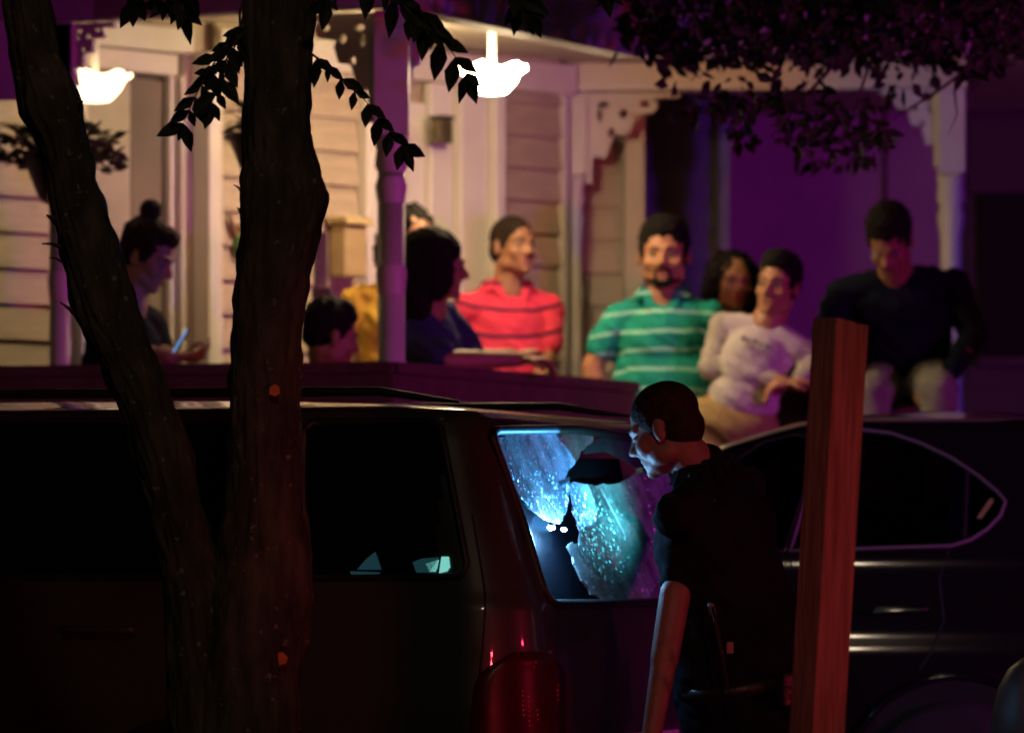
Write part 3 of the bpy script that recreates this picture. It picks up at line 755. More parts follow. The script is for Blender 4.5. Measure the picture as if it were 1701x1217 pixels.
def px_poly(fn, pts, u, v): return [solve(fn, a, b, u, v) for a, b in pts]
left = px_poly(srear, [(822, 738), (845, 800), (873, 880), (900, 972)], .3, 1.2)
def rl(z):
    tab = sorted([(z_, w_) for w_, z_ in left]); return lerp_tab(tab, z)
ztop = solve(srear, 840, 717, .3, 1.4)[1]; zbot = solve(srear, 925, 1003, .3, 1.0)[1]
hatch = []
for k in range(13): z = zbot + .04 + (ztop - .06 - zbot) * k / 12; hatch.append((rl(z), z))
hatch += [(rl(ztop) + .015, ztop - .006), (rl(ztop) + .05, ztop + .002), (WID / 2, ztop + .022)]
mir = [(WID - a, b) for a, b in hatch[:-1]][::-1]
hatch = [(rl(zbot) + .06, zbot), (rl(zbot) + .02, zbot + .01)] + hatch + mir + [(WID - rl(zbot) - .02, zbot + .01), (WID - rl(zbot) - .06, zbot)]
q1 = px_poly(sside, [(505, 715), (520, 700), (715, 700), (733, 712), (775, 935), (765, 957), (520, 960), (505, 945)], 1, 1.3)
q2 = px_poly(sside, [(-200, 700), (400, 700), (440, 715), (440, 940), (420, 958), (-200, 958)], 1, 1.3)
def cutS(s, w_, z):
    if z < 1.02 or z > 1.56: return False
    if w_ < .4 and s > .3 and (inpoly(s, z, q1) or inpoly(s, z, q2)): return True
    if s < .30 and w_ > .1 and inpoly(w_, z, hatch): return True
    if w_ > WID - .4 and s > .3 and (inpoly(s, z, q1)): return True
    return False
lv = [.25 + .02 * i for i in range(40)] + [1.05 + .0125 * i for i in range(40)] + [1.55 + .005 * i for i in range(15)]
body = shell('body', suv, lv, ins_t, rear_t, front_t, rad_t, WID, cutS, M_suv, suvT, 160, 80)
# gaskets
def smoothloop(fn, poly, off=0, sub=6):
    pts = []; n = len(poly)
    for i in range(n):
        a, b = poly[i], poly[(i + 1) % n]
        for k in range(sub): pts.append(fn(a[0] + (b[0] - a[0]) * k / sub, a[1] + (b[1] - a[1]) * k / sub))
    return pts
bm = bmesh.new(); tube(bm, smoothloop(srear, hatch), .013, 8, True); fromBM('window_seal', bm, M_black, suvT, True)
for q in (q1, q2):
    bm = bmesh.new(); tube(bm, smoothloop(sside, q), .010, 8, True); fromBM('window_seal', bm, M_black, suvT, True)
M_tint = material('tinted_glass', (.004, .004, .006), (.006, .006, .008), .07, spec=.5)
def patch(name, fn, poly, th, mat, parent, grid=.02):
    """pane following the body surface"""
    bm = bmesh.new(); cx = sum(p[0] for p in poly) / len(poly); cy = sum(p[1] for p in poly) / len(poly)
    vs_ = [bm.verts.new((p[0], p[1], 0)) for p in poly]; f = bm.faces.new(vs_)
    bmesh.ops.triangulate(bm, faces=[f], ngon_method='EAR_CLIP')
    for _ in range(3): bmesh.ops.subdivide_edges(bm, edges=[e for e in bm.edges if e.calc_length() > .06], cuts=1)
    bmesh.ops.triangulate(bm, faces=bm.faces[:])
    r = bmesh.ops.extrude_face_region(bm, geom=bm.faces[:]); ex = [v for v in r['geom'] if isinstance(v, bmesh.types.BMVert)]
    for v in ex: v.co.z = 1
    for v in bm.verts:
        k = v.co.z; p = fn(v.co.x, v.co.y); nrm = (fn(v.co.x + .01, v.co.y) - p).cross(fn(v.co.x, v.co.y + .01) - p).normalized()
        if nrm.y > 0: nrm = -nrm
        v.co = p + nrm * (-.006 - th * k)
    return fromBM(name, bm, mat, parent, False)
patch('side_window', sside, q2, .004, M_tint, suvT)
patch('side_window', sside, q1, .004, M_tint, suvT)

# shattered tempered glass
def crackglass():
    m = bpy.data.materials.new('crazed_glass'); m.use_nodes = True; n = m.node_tree; L = n.links.new; n.nodes.clear()
    out = n.nodes.new('ShaderNodeOutputMaterial'); tc = n.nodes.new('ShaderNodeTexCoord')
    v1 = n.nodes.new('ShaderNodeTexVoronoi'); v1.feature = 'DISTANCE_TO_EDGE'; v1.inputs['Scale'].default_value = 150
    v2 = n.nodes.new('ShaderNodeTexVoronoi'); v2.inputs['Scale'].default_value = 150
    nz = n.nodes.new('ShaderNodeTexNoise'); nz.inputs['Scale'].default_value = 14; nz.inputs['Detail'].default_value = 4
    for t_ in (v1, v2, nz): L(tc.outputs['Object'], t_.inputs['Vector'])
    rp = n.nodes.new('ShaderNodeValToRGB'); rp.color_ramp.elements[0].position = 0; rp.color_ramp.elements[1].position = .16
    rp.color_ramp.elements[0].color = (.75, .9, .92, 1); rp.color_ramp.elements[1].color = (.24, .40, .46, 1)
    L(v1.outputs['Distance'], rp.inputs[0])
    mx = n.nodes.new('ShaderNodeMix'); mx.data_type = 'RGBA'; mx.blend_type = 'MULTIPLY'; mx.inputs[0].default_value = .85
    r2 = n.nodes.new('ShaderNodeValToRGB'); r2.color_ramp.elements[0].position = .35; r2.color_ramp.elements[1].position = .7
    r2.color_ramp.elements[0].color = (.3, .3, .3, 1); r2.color_ramp.elements[1].color = (1.2, 1.2, 1.2, 1)
    L(nz.outputs[0], r2.inputs[0]); L(rp.outputs[0], mx.inputs[6]); L(r2.outputs[0], mx.inputs[7])
    df = n.nodes.new('ShaderNodeBsdfDiffuse'); tr = n.nodes.new('ShaderNodeBsdfTranslucent'); gl = n.nodes.new('ShaderNodeBsdfGlossy')
    gl.inputs['Roughness'].default_value = .30; gl.inputs['Color'].default_value = (.8, .9, 1, 1)
    L(mx.outputs[2], df.inputs[0]); L(mx.outputs[2], tr.inputs[0])
    # every crumb is a facet of its own
    gm = n.nodes.new('ShaderNodeNewGeometry'); sb = n.nodes.new('ShaderNodeVectorMath'); sb.operation = 'SUBTRACT'; sb.inputs[1].default_value = (.5, .5, .5)
    L(v2.outputs['Color'], sb.inputs[0]); sl = n.nodes.new('ShaderNodeVectorMath'); sl.operation = 'SCALE'; sl.inputs['Scale'].default_value = .9; L(sb.outputs[0], sl.inputs[0])
    ad = n.nodes.new('ShaderNodeVectorMath'); ad.operation = 'ADD'; L(gm.outputs['Normal'], ad.inputs[0]); L(sl.outputs[0], ad.inputs[1])
    nm = n.nodes.new('ShaderNodeVectorMath'); nm.operation = 'NORMALIZE'; L(ad.outputs[0], nm.inputs[0])
    L(nm.outputs[0], gl.inputs['Normal'])
    m1 = n.nodes.new('ShaderNodeMixShader'); m1.inputs[0].default_value = .4; L(df.outputs[0], m1.inputs[1]); L(tr.outputs[0], m1.inputs[2])
    m2 = n.nodes.new('ShaderNodeMixShader'); m2.inputs[0].default_value = .17; L(m1.outputs[0], m2.inputs[1]); L(gl.outputs[0], m2.inputs[2])
    L(m2.outputs[0], out.inputs[0]); return m
M_crack = crackglass()
def jag(pts, amp, sub=3):
    out = []
    n = len(pts)
    for i in range(n):
        a, b = pts[i], pts[(i + 1) % n]
        for k in range(sub):
            f = k / sub; j = amp if k else 0
            out.append((a[0] + (b[0] - a[0]) * f + random.uniform(-j, j), a[1] + (b[1] - a[1]) * f + random.uniform(-j, j)))
    return out
LP = [(824, 740), (832, 724), (850, 719), (960, 712), (990, 716), (985, 735), (968, 748), (960, 765), (947, 780), (941, 792), (950, 798), (948, 822), (944, 850), (934, 868), (926, 866), (906, 858), (884, 842), (862, 815), (846, 798)]
RP = [(948, 802), (962, 800), (985, 803), (1012, 803), (1040, 796), (1062, 784), (1090, 778), (1130, 740), (1155, 760), (1180, 900), (1175, 990), (1090, 998), (1075, 1000), (1010, 998), (985, 985), (965, 950), (946, 905), (955, 898), (966, 905), (968, 880), (960, 855), (955, 830)]
TP = [(972, 752), (985, 732), (1010, 723), (1040, 726), (1120, 728), (1110, 766), (1062, 776), (1040, 762), (1010, 748)]
def wz(pts): return [solve(srear, a, b, .5, 1.3) for a, b in pts]
M_dpane = material('dark_pane', (.003, .004, .007), None, .6, spec=.06)
patch('shattered_pane', srear, wz(jag(LP, 2.2)), .005, M_crack, suvT)
patch('shattered_pane', srear, wz(jag(RP, 2.8)), .005, M_crack, suvT)
patch('dark_pane', lambda u, v: srear(u, v) + SF * .05, wz([(842, 790), (880, 800), (975, 760), (1060, 760), (1080, 860), (1060, 995), (930, 1000), (908, 985), (896, 960), (868, 872)]), .004, M_dpane, suvT)
M_fragment = material('hanging_film', (.05, .09, .10), (.03, .05, .06), .35)  # grey-teal colour for the upper piece of the rear pane
patch('loose_tint_film', srear, wz(TP), .003, M_fragment, suvT)
patch('glass_flap', srear, wz([(930, 798), (940, 794), (949, 790), (950, 796), (944, 800), (934, 806)]), .006, M_black, suvT)
# reflection streak on the glass, put in as a pale tube
a = srear(*solve(srear, 998, 812, .5, 1.3)); b = srear(*solve(srear, 1022, 858, .5, 1.3)); c_ = srear(*solve(srear, 1040, 892, .5, 1.3))
bm = bmesh.new(); tube(bm, [a, b, c_], [.002, .0028, .001], 6); fromBM('heater_wire', bm, material('foil', (.8, .85, .9), None, .4), suvT)
# cabin: floor box, seats with head rests
bm = bmesh.new(); obox(bm, suv(.3, .12, .7), SF * 3, SW * (WID - .24), Z * .35); fromBM('cabin_floor', bm, M_cabin, suvT)
for s in (1.55,):
    for w_ in (.25, .95):
        bm = bmesh.new(); obox(bm, suv(s, w_, .9), SF * .12, SW * .55, Z * .48 - SF * .08); bmesh.ops.bevel(bm, geom=bm.edges[:], offset=.03, segments=3, affect='EDGES'); st = fromBM('seat', bm, M_cabin, suvT, True)
        bm = bmesh.new(); obox(bm, suv(s - .06, w_ + .15, 1.40), SF * .08, SW * .25, Z * .14); bmesh.ops.bevel(bm, geom=bm.edges[:], offset=.025, segments=3, affect='EDGES'); fromBM('headrest', bm, M_cabin, st, True)
# glints at the rear glass, added glowing beads that light the officer's face
M_glint = material('led', (.8, .9, 1), None, .3, emit=(.22, .55, 1), estr=2600)
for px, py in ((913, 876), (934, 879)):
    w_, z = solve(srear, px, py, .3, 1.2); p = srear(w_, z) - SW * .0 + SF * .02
    bm = bmesh.new(); rr = .0072 if px < 920 else .0052; ell(bm, srear(w_, z) - SF * .004, (rr * 1.3, rr, rr * .8)); fromBM('small_lamp', bm, M_glint, suvT, True)
# light patches at the quarter window, added as glowing shapes on the glass
M_glow = material('lit_display', (.2, .7, .6), None, .4, emit=(.30, 1, .88), estr=.6)
M_glow2 = material('dim_display', (.004, .012, .015), None, .6, emit=(.08, .35, .45), estr=.09)
def sidepiece(name, pts, mat):
    poly = [solve(sside, a, b, .8, 1.15) for a, b in pts]
    patch(name, lambda u, v: sside(u, v) + Vector((0, -.012, 0)), poly, .003, mat, suvT)
sidepiece('display', [(684, 932), (700, 926), (727, 924), (723, 949), (690, 949)], M_glow2)
sidepiece('display', [(706, 935), (727, 928), (723, 948), (712, 948)], M_glow)
sidepiece('display', [(732, 923), (744, 923), (746, 940), (741, 947), (728, 950)], M_glow)
sidepiece('display', [(592, 944), (608, 926), (622, 915), (632, 944)], M_glow2)
sidepiece('display', [(580, 947), (630, 949), (626, 954), (582, 953)], M_glow2)
# roof rail with feet
zr0 = P(0, 645, 13.95).z
def rail(w_, nm='roof_rail'):
    bm = bmesh.new()
    base = [( .30, 1.592, .004), (.40, 1.604, .009), (.52, 1.622, .012), (.75, zr0, .013), (1.6, zr0 + .004, .013), (2.6, zr0, .013), (2.9, 1.62, .010)]
    tube(bm, [suv(s, w_, z) for s, z, r in base], [r for *_, r in base], 10)
    for s in (.80, 1.72, 2.7):
        obox(bm, suv(s - .0, w_ - .014, 1.585), SF * .13, SW * .028, Z * (zr0 - 1.58)) 
    return fromBM(nm, bm, M_black, suvT)
rail(.235); rail(WID - .235)
# tail lamp
def corner(a, z, off=0):         # surface point round the near rear corner, a: 0 = rear side, 1 = flank side
    i_ = lerp_tab(ins_t, z); s0 = lerp_tab(rear_t, z); r = lerp_tab(rad_t, z)
    t_ = a
    if t_ < 0: return suv(s0 - off, i_ + r + (-t_), z)
    if t_ > 1: return suv(s0 + r + (t_ - 1), i_ - off, z)
    an = math.pi + math.pi / 2 * t_
    rr = r + off
    return suv(s0 + r + rr * math.cos(an), i_ + r + rr * math.sin(an), z)
M_lens = material('red_lens', (.07, .001, .002), (.045, .001, .002), .34, spec=.3)
zt_, zb_ = P(0, 1082, 13.8).z, .62
bm = bmesh.new(); g = []
NZ, NA = 28, 26
for k in range(NZ):
    kk = k / (NZ - 1); z = zb_ + (zt_ - zb_) * kk; e = (max(0, kk - .72) / .28) ** 2.2
    row = []
    for i in range(NA):
        amx = .93 - .16 * kk - .30 * e; amn = -.10 + .13 * e; a = amn + (amx - amn) * i / (NA - 1)
        edge_ = min(1, min(i, NA - 1 - i) / 3) * min(1, (NZ - 1 - k) / 2)
        row.append(bm.verts.new(corner(a, z, .004 + .014 * edge_ ** .5)))
    g.append(row)
for k in range(NZ - 1):
    for i in range(NA - 1): bm.faces.new((g[k][i], g[k][i + 1], g[k + 1][i + 1], g[k + 1][i]))
tl = fromBM('taillight', bm, M_lens, suvT, True)
M_reflr = material('reflector', (.9, .16, .08), None, .25, metal=.6)
for (px, n_, y0) in ((869, 6, 1148), (879, 7, 1158), (893, 3, 1180), (889, 2, 1100), (927, 4, 1140)):
    for k in range(n_):
        py = y0 + k * 8
        z = P(0, py, 13.75).z
        # find corner parameter
        best = min((abs(proj(corner(a / 60, z, .018))[0] - px), a / 60) for a in range(-8, 72))[1]
        bm = bmesh.new(); ell(bm, corner(best, z, .017), (.0032, .0032, .0042), None, 8); fromBM('reflector_cell', bm, M_reflr, tl, True)
# tailgate gap line, plate recess, wiper, handle, bumper
bm = bmesh.new(); pts = []
for k in range(14):
    z = .66 + (1.30 - .66) * k / 13
    pts.append(corner(.80 - .1 * k / 13, z, -.001))
tube(bm, pts, .0035, 6); fromBM('tailgate_gap', bm, M_black, suvT)
bm = bmesh.new(); obox(bm, suv(-.045, .2, .40), SF * .12, SW * (WID - .4), Z * .2); bmesh.ops.bevel(bm, geom=bm.edges[:], offset=.03, segments=3, affect='EDGES'); fromBM('bumper', bm, M_black, suvT, True)
bevbox('licence_plate', suv(.010, .68, .58), SW * .5, -SF * -.012, Z * .14, M_trim, suvT, .003)
# fuel door and door seams on the flank
for s in (1.02,):
    bm = bmesh.new(); tube(bm, [sside(s + .1 * math.cos(a) * 0 + 0, z) - SW * .0005 for a, z in [(0, .45 + .04 * k) for k in range(15)]], .003, 6); fromBM('door_seam', bm, M_black, suvT)
bm = bmesh.new(); cap(bm, sside(1.12, 1.0) - SW * .025, sside(1.30, 1.0) - SW * .025, .012, .012); fromBM('door_handle', bm, M_suv, suvT, True)
def wheel(parent, c, axis, r=.34, wd=.22, rimmat=M_chrome):
    up_ = Z; side = axis.normalized(); f_ = side.cross(up_)
    bm = bmesh.new(); prof = [(-wd / 2, r * .62), (-wd / 2, r * .9), (-wd / 2 + .02, r * .98), (0, r), (wd / 2 - .02, r * .98), (wd / 2, r * .9), (wd / 2, r * .62)]
    rings = []
    for x, rr in prof: rings.append([bm.verts.new(c + side * x + (f_ * math.cos(2 * math.pi * k / 40) + up_ * math.sin(2 * math.pi * k / 40)) * rr) for k in range(40)])
    for p, q in zip(rings, rings[1:]):
        for k in range(40): bm.faces.new((p[k], p[(k + 1) % 40], q[(k + 1) % 40], q[k]))
    wl = fromBM('wheel', bm, M_rubber, parent, True)
    bm = bmesh.new(); pts = [c + side * (wd / 2 - .01) + (f_ * math.cos(a) + up_ * math.sin(a)) * r * .62 for a in [2 * math.pi * k / 40 for k in range(40)]]
    tube(bm, pts, .012, 8, True)
    for k in range(5):
        a = 2 * math.pi * k / 5 + .3; d = f_ * math.cos(a) + up_ * math.sin(a)
        cap(bm, c + side * (wd / 2 - .04), c + side * (wd / 2 - .02) + d * r * .6, .03, .022, 8, .5, side.cross(d))
    cap(bm, c + side * (wd / 2 - .05), c + side * (wd / 2 - .02), .04, .035)
    fromBM('rim', bm, rimmat, wl, True)
for s in (.95, 3.75):
    wheel(suvT, suv(s, .10, .34), -SW); wheel(suvT, suv(s, WID - .10, .34), SW)
    for w_ in (-.004,):
        bm = bmesh.new(); pts = [suv(s + .40 * math.cos(a), w_, .36 + .40 * math.sin(a)) for a in [math.pi * k / 24 for k in range(25)]]
        tube(bm, pts, .02, 8); fromBM('wheel_arch', bm, M_black, suvT, True)
        bm = bmesh.new(); ring = [bm.verts.new(p + Vector(SW) * .002) for p in pts]; bm.faces.new(ring); fromBM('arch_recess', bm, M_black, suvT)

# ================================================================== SEDAN
SB = R(6)
DF = Vector((-math.cos(SB), math.sin(SB), 0)); DW = Vector((math.sin(SB), math.cos(SB), 0))
DC = P(2200, 0, 16.1); DC.z = .15
def sed(s, w_, z):
    k = (s - 2.2) / 2.3
    return DC + DF * s + DW * (w_ + .17 * k * k * (1 - w_ / .91)) + Z * z
RZ = P(0, 678, 16.4).z - .15      # roof height above its ground
BZ = P(0, 912, 16.3).z - .15      # belt height
d_ins = [(.2, .06), (.40, .01), (.60, .0), (.74, .002), (.775, .008), (.805, .019), (.835, .024), (.95, .028), (BZ - .05, .034), (BZ, .048), (BZ + .04, .085), (RZ - .10, .215), (RZ - .045, .245), (RZ - .03, .28), (RZ - .012, .40), (RZ, .56)]
d_rear = [(.2, .08), (.45, .0), (BZ - .1, .06), (BZ - .02, .15), (BZ + .03, .22), (RZ - .10, .50), (RZ - .03, .70), (RZ, .95)]
def smooth_tab(t, h):
    a, b = t[0][0], t[-1][0]; n = 160
    return [(a + (b - a) * i / n, sum(lerp_tab(t, min(b, max(a, a + (b - a) * i / n + h * k / 4))) for k in range(-4, 5)) / 9) for i in range(n + 1)]
d_ins = smooth_tab(d_ins, .020)
d_front = [(.2, 4.5), (.5, 4.6), (BZ - .25, 4.3), (BZ - .1, 3.4), (BZ, 2.65), (RZ - .25, 2.15), (RZ - .11, 1.83), (RZ - .035, 1.58), (RZ - .01, 1.40), (RZ, 1.28)]
d_rad = [(.2, .25), (BZ, .25), (BZ + .1, .15), (RZ, .12)]
sedT = thing('parked_sedan', 'glossy black sedan parked behind the officer and the wooden post', 'sedan', (DC.x, DC.y, .15))
def dside(s, z): return sed(s, lerp_tab(d_ins, z), z)
outline = [(1312, 915), (1326, 868), (1345, 806), (1366, 752), (1392, 722), (1430, 713), (1480, 719), (1530, 736), (1580, 760), (1625, 790), (1655, 815), (1670, 832), (1662, 855), (1640, 878), (1612, 896), (1580, 906), (1450, 910)]
wq = px_poly(dside, outline, 1.8, 1.3)
outl2 = [(1130, 920), (1302, 915), (1318, 868), (1338, 806), (1350, 760), (1360, 728), (1320, 722), (1270, 733), (1220, 765), (1170, 820)]
wq2 = px_poly(dside, outl2, 2.2, 1.3)
lv2 = [.2 + .02 * i for i in range(int((BZ - .2) / .02) + 1)]; z = lv2[-1] + .0125
while z < RZ - .05: lv2.append(z); z += .0125
lv2 += [RZ - .05 + .005 * i for i in range(11)]
def cutD(s, w_, z): return BZ - .05 < z < RZ - .03 and (w_ < .5 or w_ > 1.3) and (inpoly(s, z, wq) or inpoly(s, z, wq2))
shell('body', sed, lv2, d_ins, d_rear, d_front, d_rad, 1.82, cutD, M_sedan, sedT, 220, 40)
for q, r_ in ((wq, .006), (wq2, .004)):
    bm = bmesh.new(); tube(bm, smoothloop(lambda u, v: dside(u, v) - DW * .004, q, 0, 4), r_, 8, True); fromBM('window_trim', bm, M_satin if q is wq else M_black, sedT, True)
def cglass():
    m = bpy.data.materials.new('clear_car_glass'); m.use_nodes = True; n = m.node_tree; n.nodes.clear(); L = n.links.new
    out = n.nodes.new('ShaderNodeOutputMaterial'); t_ = n.nodes.new('ShaderNodeBsdfTransparent'); t_.inputs[0].default_value = (.35, .33, .36, 1)
    g_ = n.nodes.new('ShaderNodeBsdfGlossy'); g_.inputs['Roughness'].default_value = .03; fr = n.nodes.new('ShaderNodeFresnel'); fr.inputs[0].default_value = 1.5
    nz = n.nodes.new('ShaderNodeTexNoise'); nz.inputs['Scale'].default_value = 6
    mx = n.nodes.new('ShaderNodeMixShader'); L(fr.outputs[0], mx.inputs[0]); L(t_.outputs[0], mx.inputs[1]); L(g_.outputs[0], mx.inputs[2]); L(mx.outputs[0], out.inputs[0]); return m
M_clear = cglass()
patch('side_window', dside, wq, .003, M_clear, sedT); patch('side_window', dside, wq2, .003, M_clear, sedT)
dfar = lambda s, z: sed(s, 1.82 - lerp_tab(d_ins, z), z)
patch('side_window', dfar, wq, .003, M_clear, sedT); patch('side_window', dfar, wq2, .003, M_clear, sedT)
# divider bar of the quarter light, green sticker
a = dside(*solve(dside, 1601, 900, 1.8, 1.2)); b = dside(*solve(dside, 1606, 778, 1.8, 1.4))
bm = bmesh.new(); tube(bm, [a, b], .008, 8); fromBM('quarter_light_bar', bm, M_black, sedT)
poly = [solve(dside, p[0], p[1], 1.5, 1.3) for p in ((1622, 858), (1644, 826), (1650, 826), (1650, 832), (1630, 860))]
patch('green_sticker', lambda u, v: dside(u, v) + Vector((0, -.008, 0)), poly, .001, material('sticker', (.35, .45, .12), None, .5), sedT)
# seats seen through the glass
bm = bmesh.new(); obox(bm, sed(.9, .2, .55), DF * 1.5, DW * 1.4, Z * .3); fromBM('cabin_floor', bm, M_cabin, sedT)
M_seat = material('grey_seat', (.30, .27, .27), (.24, .22, .22), .6)
for s, w_ in ((1.02, .28), (1.02, .95), (1.95, .28), (1.95, .98)):
    bm = bmesh.new(); obox(bm, sed(s, w_, .6), DF * .13, DW * .5, Z * .55 - DF * .2); bmesh.ops.bevel(bm, geom=bm.edges[:], offset=.05, segments=4, affect='EDGES'); st = fromBM('seat', bm, M_seat, sedT, True)
# crease, handle, seams
z1 = P(0, 1003, 16.15).z - .15
bm = bmesh.new(); cap(bm, dside(*solve(dside, 1455, 1014, 1.8, .9)) - DW * .028, dside(*solve(dside, 1535, 1010, 1.8, .9)) - DW * .028, .010, .012, 12, .7); fromBM('door_handle', bm, M_chrome, sedT, True)
for pts in ([(1577, 912), (1560, 960), (1568, 1030), (1545, 1085), (1528, 1110)], [(1312, 925), (1322, 1010), (1318, 1110), (1316, 1215)]):
    bm = bmesh.new(); tube(bm, [dside(*solve(dside, a, b, 1.8, .9)) - DW * .001 for a, b in pts], .0035, 6); fromBM('door_seam', bm, M_black, sedT)
wc = dside(*solve(dside, 1590, 1240, 1.5, .4)); ws = (wc - DC).dot(DF)
bm = bmesh.new(); pts = [sed(ws + .345 * math.cos(a), -.001, .33 + .36 * math.sin(a)) for a in [math.pi * k / 28 for k in range(29)]]
tube(bm, pts, .014, 8); fromBM('wheel_arch', bm, M_sedan, sedT, True)
bm = bmesh.new(); bm.faces.new([bm.verts.new(p - DW * .003) for p in pts]); fromBM('arch_recess', bm, M_black, sedT)
for s in (ws, ws + 2.7):
    wheel(sedT, sed(s, .05, .31), -DW, .31, .2); wheel(sedT, sed(s, 1.75, .31), DW, .31, .2)

# ================================================================== OFFICER
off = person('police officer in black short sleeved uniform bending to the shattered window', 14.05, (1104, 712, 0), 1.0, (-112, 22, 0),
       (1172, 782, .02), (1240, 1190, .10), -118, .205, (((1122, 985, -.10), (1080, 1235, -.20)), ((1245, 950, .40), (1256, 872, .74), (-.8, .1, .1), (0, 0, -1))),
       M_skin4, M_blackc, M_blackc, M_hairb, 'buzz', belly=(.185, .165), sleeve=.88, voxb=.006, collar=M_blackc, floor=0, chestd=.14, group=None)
ot, OH, ohm, oh, ON, OP, oac, oup, ofw, OAR = off
# sleeve badge, radio, belt
M_badge = material('badge_cloth', (.05, .05, .09), (.08, .07, .10), .8, scale=80)
S_, E_, W_ = OAR[0]
bc = S_.lerp(E_, .42) + Vector((-.02, -.072, 0))
bm = bmesh.new(); ell(bm, bc, (.03, .006, .042)); fromBM('sleeve_badge', bm, M_badge, ot, True)
M_leather = material('black_leather', (.02, .018, .018), (.03, .027, .026), .35, bump=.3)
bm = bmesh.new(); zb = P(0, 1150, 14).z
ringp = [Vector((OP.x, OP.y, 0)) + Z * (OP.z + .10) + oac * (.195 * math.cos(a)) + ofw * (.165 * math.sin(a)) for a in [2 * math.pi * k / 36 for k in range(36)]]
tube(bm, ringp, .022, 8, True); fromBM('belt', bm, M_leather, ot, True)
for a, hgt, nm in ((150, .16, 'holster'), (205, .10, 'pouch'), (250, .12, 'radio'), (300, .09, 'pouch')):
    a = R(a); c = Vector((OP.x, OP.y, OP.z + .09)) + oac * (.215 * math.cos(a)) + ofw * (.185 * math.sin(a)); d = (oac * math.cos(a) + ofw * math.sin(a)).normalized(); t_ = Z.cross(d)
    bevbox(nm, c - t_ * .03 - Z * hgt * .6, t_ * .06, d * .04, Z * hgt, M_leather, ot, .008)
# microphone cord
pts = [P(1183, 1008, 13.82), P(1188, 1030, 13.80), P(1200, 1090, 13.80), P(1208, 1140, 13.82)]
bm = bmesh.new(); tube(bm, pts, .005, 6); fromBM('radio_cord', bm, M_leather, ot)
bm = bmesh.new(); cap(bm, P(1181, 1006, 13.83), P(1184, 1018, 13.83), .009, .009); fromBM('cord_clip', bm, material('plastic_grey', (.2, .18, .18), None, .35), ot, True)
bevbox('name_tag', P(1207, 1085, 13.82), (.018, 0, 0), (0, .01, 0), (0, 0, .03), material('tag', (.35, .15, .18), None, .5), ot, .002)

# torch in the officer's right hand
wt = solve(srear, 942, 806, .5, 1.3); aim = srear(*wt)
tip = P(1146, 846, 14.76)
to = thing('torch', 'small black torch in the officer\'s hand shining on the shattered window', 'torch', tip)
dr = (aim - tip).normalized()
bm = bmesh.new(); cap(bm, tip - dr * .13, tip - dr * .03, .012, .012); lathe_pts = None; cap(bm, tip - dr * .035, tip - dr * .012, .013, .017); fromBM('torch_body', bm, M_black, to, True)
bm = bmesh.new(); ell(bm, tip - dr * .001, (.010, .010, .010), None, 12); fromBM('lens', bm, material('torch_lens', (.8, .9, 1), None, .2, emit=(.35, .65, 1), estr=20), to, True)
tl_ = lamp('torch_light', 'SPOT', tip + dr * .014, 44, (.08, .40, 1), .006, aim + SW * .02 + Z * .02, 37, .10)
ts_ = lamp('torch_spill', 'SPOT', tip + dr * .045, 4, (.08, .70, .80), .01, aim + SW * .30, 150, 1)
for l_ in (tl_, ts_): l_.parent = to; l_.matrix_parent_inverse = Matrix.Translation(to.location).inverted()

# ================================================================== WOODEN POST
wp = thing('wooden_post', 'rough square wooden post leaning slightly in front of the black sedan', 'post', P(1360, 1500, 11.5) * 1)
top = P(1397, 530, 11.5); bot = P(1352, 1300, 11.5); ax = (top - bot).normalized(); bot = bot - ax * .35; hgt = (top - bot).length
yw = R(33); su = Vector((math.cos(yw), math.sin(yw), 0)); sv = Vector((-math.sin(yw), math.cos(yw), 0))
su = (su - ax * su.dot(ax)).normalized(); sv = ax.cross(su)
bm = bmesh.new(); n_ = 60; prev = None
shape = [(-.5, -.5), (-.2, -.5), (-.17, -.485), (-.13, -.5), (.18, -.5), (.5, -.5), (.5, -.1), (.485, -.06), (.5, -.02), (.5, .5), (-.5, .5)]
for k in range(n_ + 1):
    c = bot + ax * hgt * k / n_; ring = []
    for i, (a, b) in enumerate(shape):
        j = noise.noise(Vector((i * 3.1, k * .35, 0))) * .0016
        extra = Vector((0, 0, 0))
        if k == n_: extra = ax * (.008 * noise.noise(Vector((i * 1.7, 9, 0))) - .012 * (a + .5))
        ring.append(bm.verts.new(c + su * (a * (.084) + j) + sv * (b * .084 + j) + extra))
    if prev:
        for i in range(len(shape)): j = (i + 1) % len(shape); bm.faces.new((prev[i], prev[j], ring[j], ring[i]))
    else: bm.faces.new(ring)
    prev = ring
bm.faces.new(prev); fromBM('post_timber', bm, M_wood, wp)
wp.location = bot
wp.children[0].matrix_parent_inverse = Matrix.Translation(bot).inverted()

# brown bin at the lower right
bn = P(1712, 1217, 14.9)
bn_ = thing('rubbish_bin', 'rounded brown bin lid at the lower right corner', 'bin', (bn.x, bn.y, .0))
M_bin = material('brown_plastic', (.10, .065, .05), (.08, .05, .04), .5, scale=20)
zt2 = P(0, 1092, 14.9).z
bm = bmesh.new(); lathe(bm, (bn.x, bn.y, 0), [(0.0, .09), (zt2 - .25, .105), (zt2 - .24, .112), (zt2 - .16, .108), (zt2 - .08, .088), (zt2 - .03, .06), (zt2, .02)], 32); fromBM('bin_body', bm, M_bin, bn_, True)

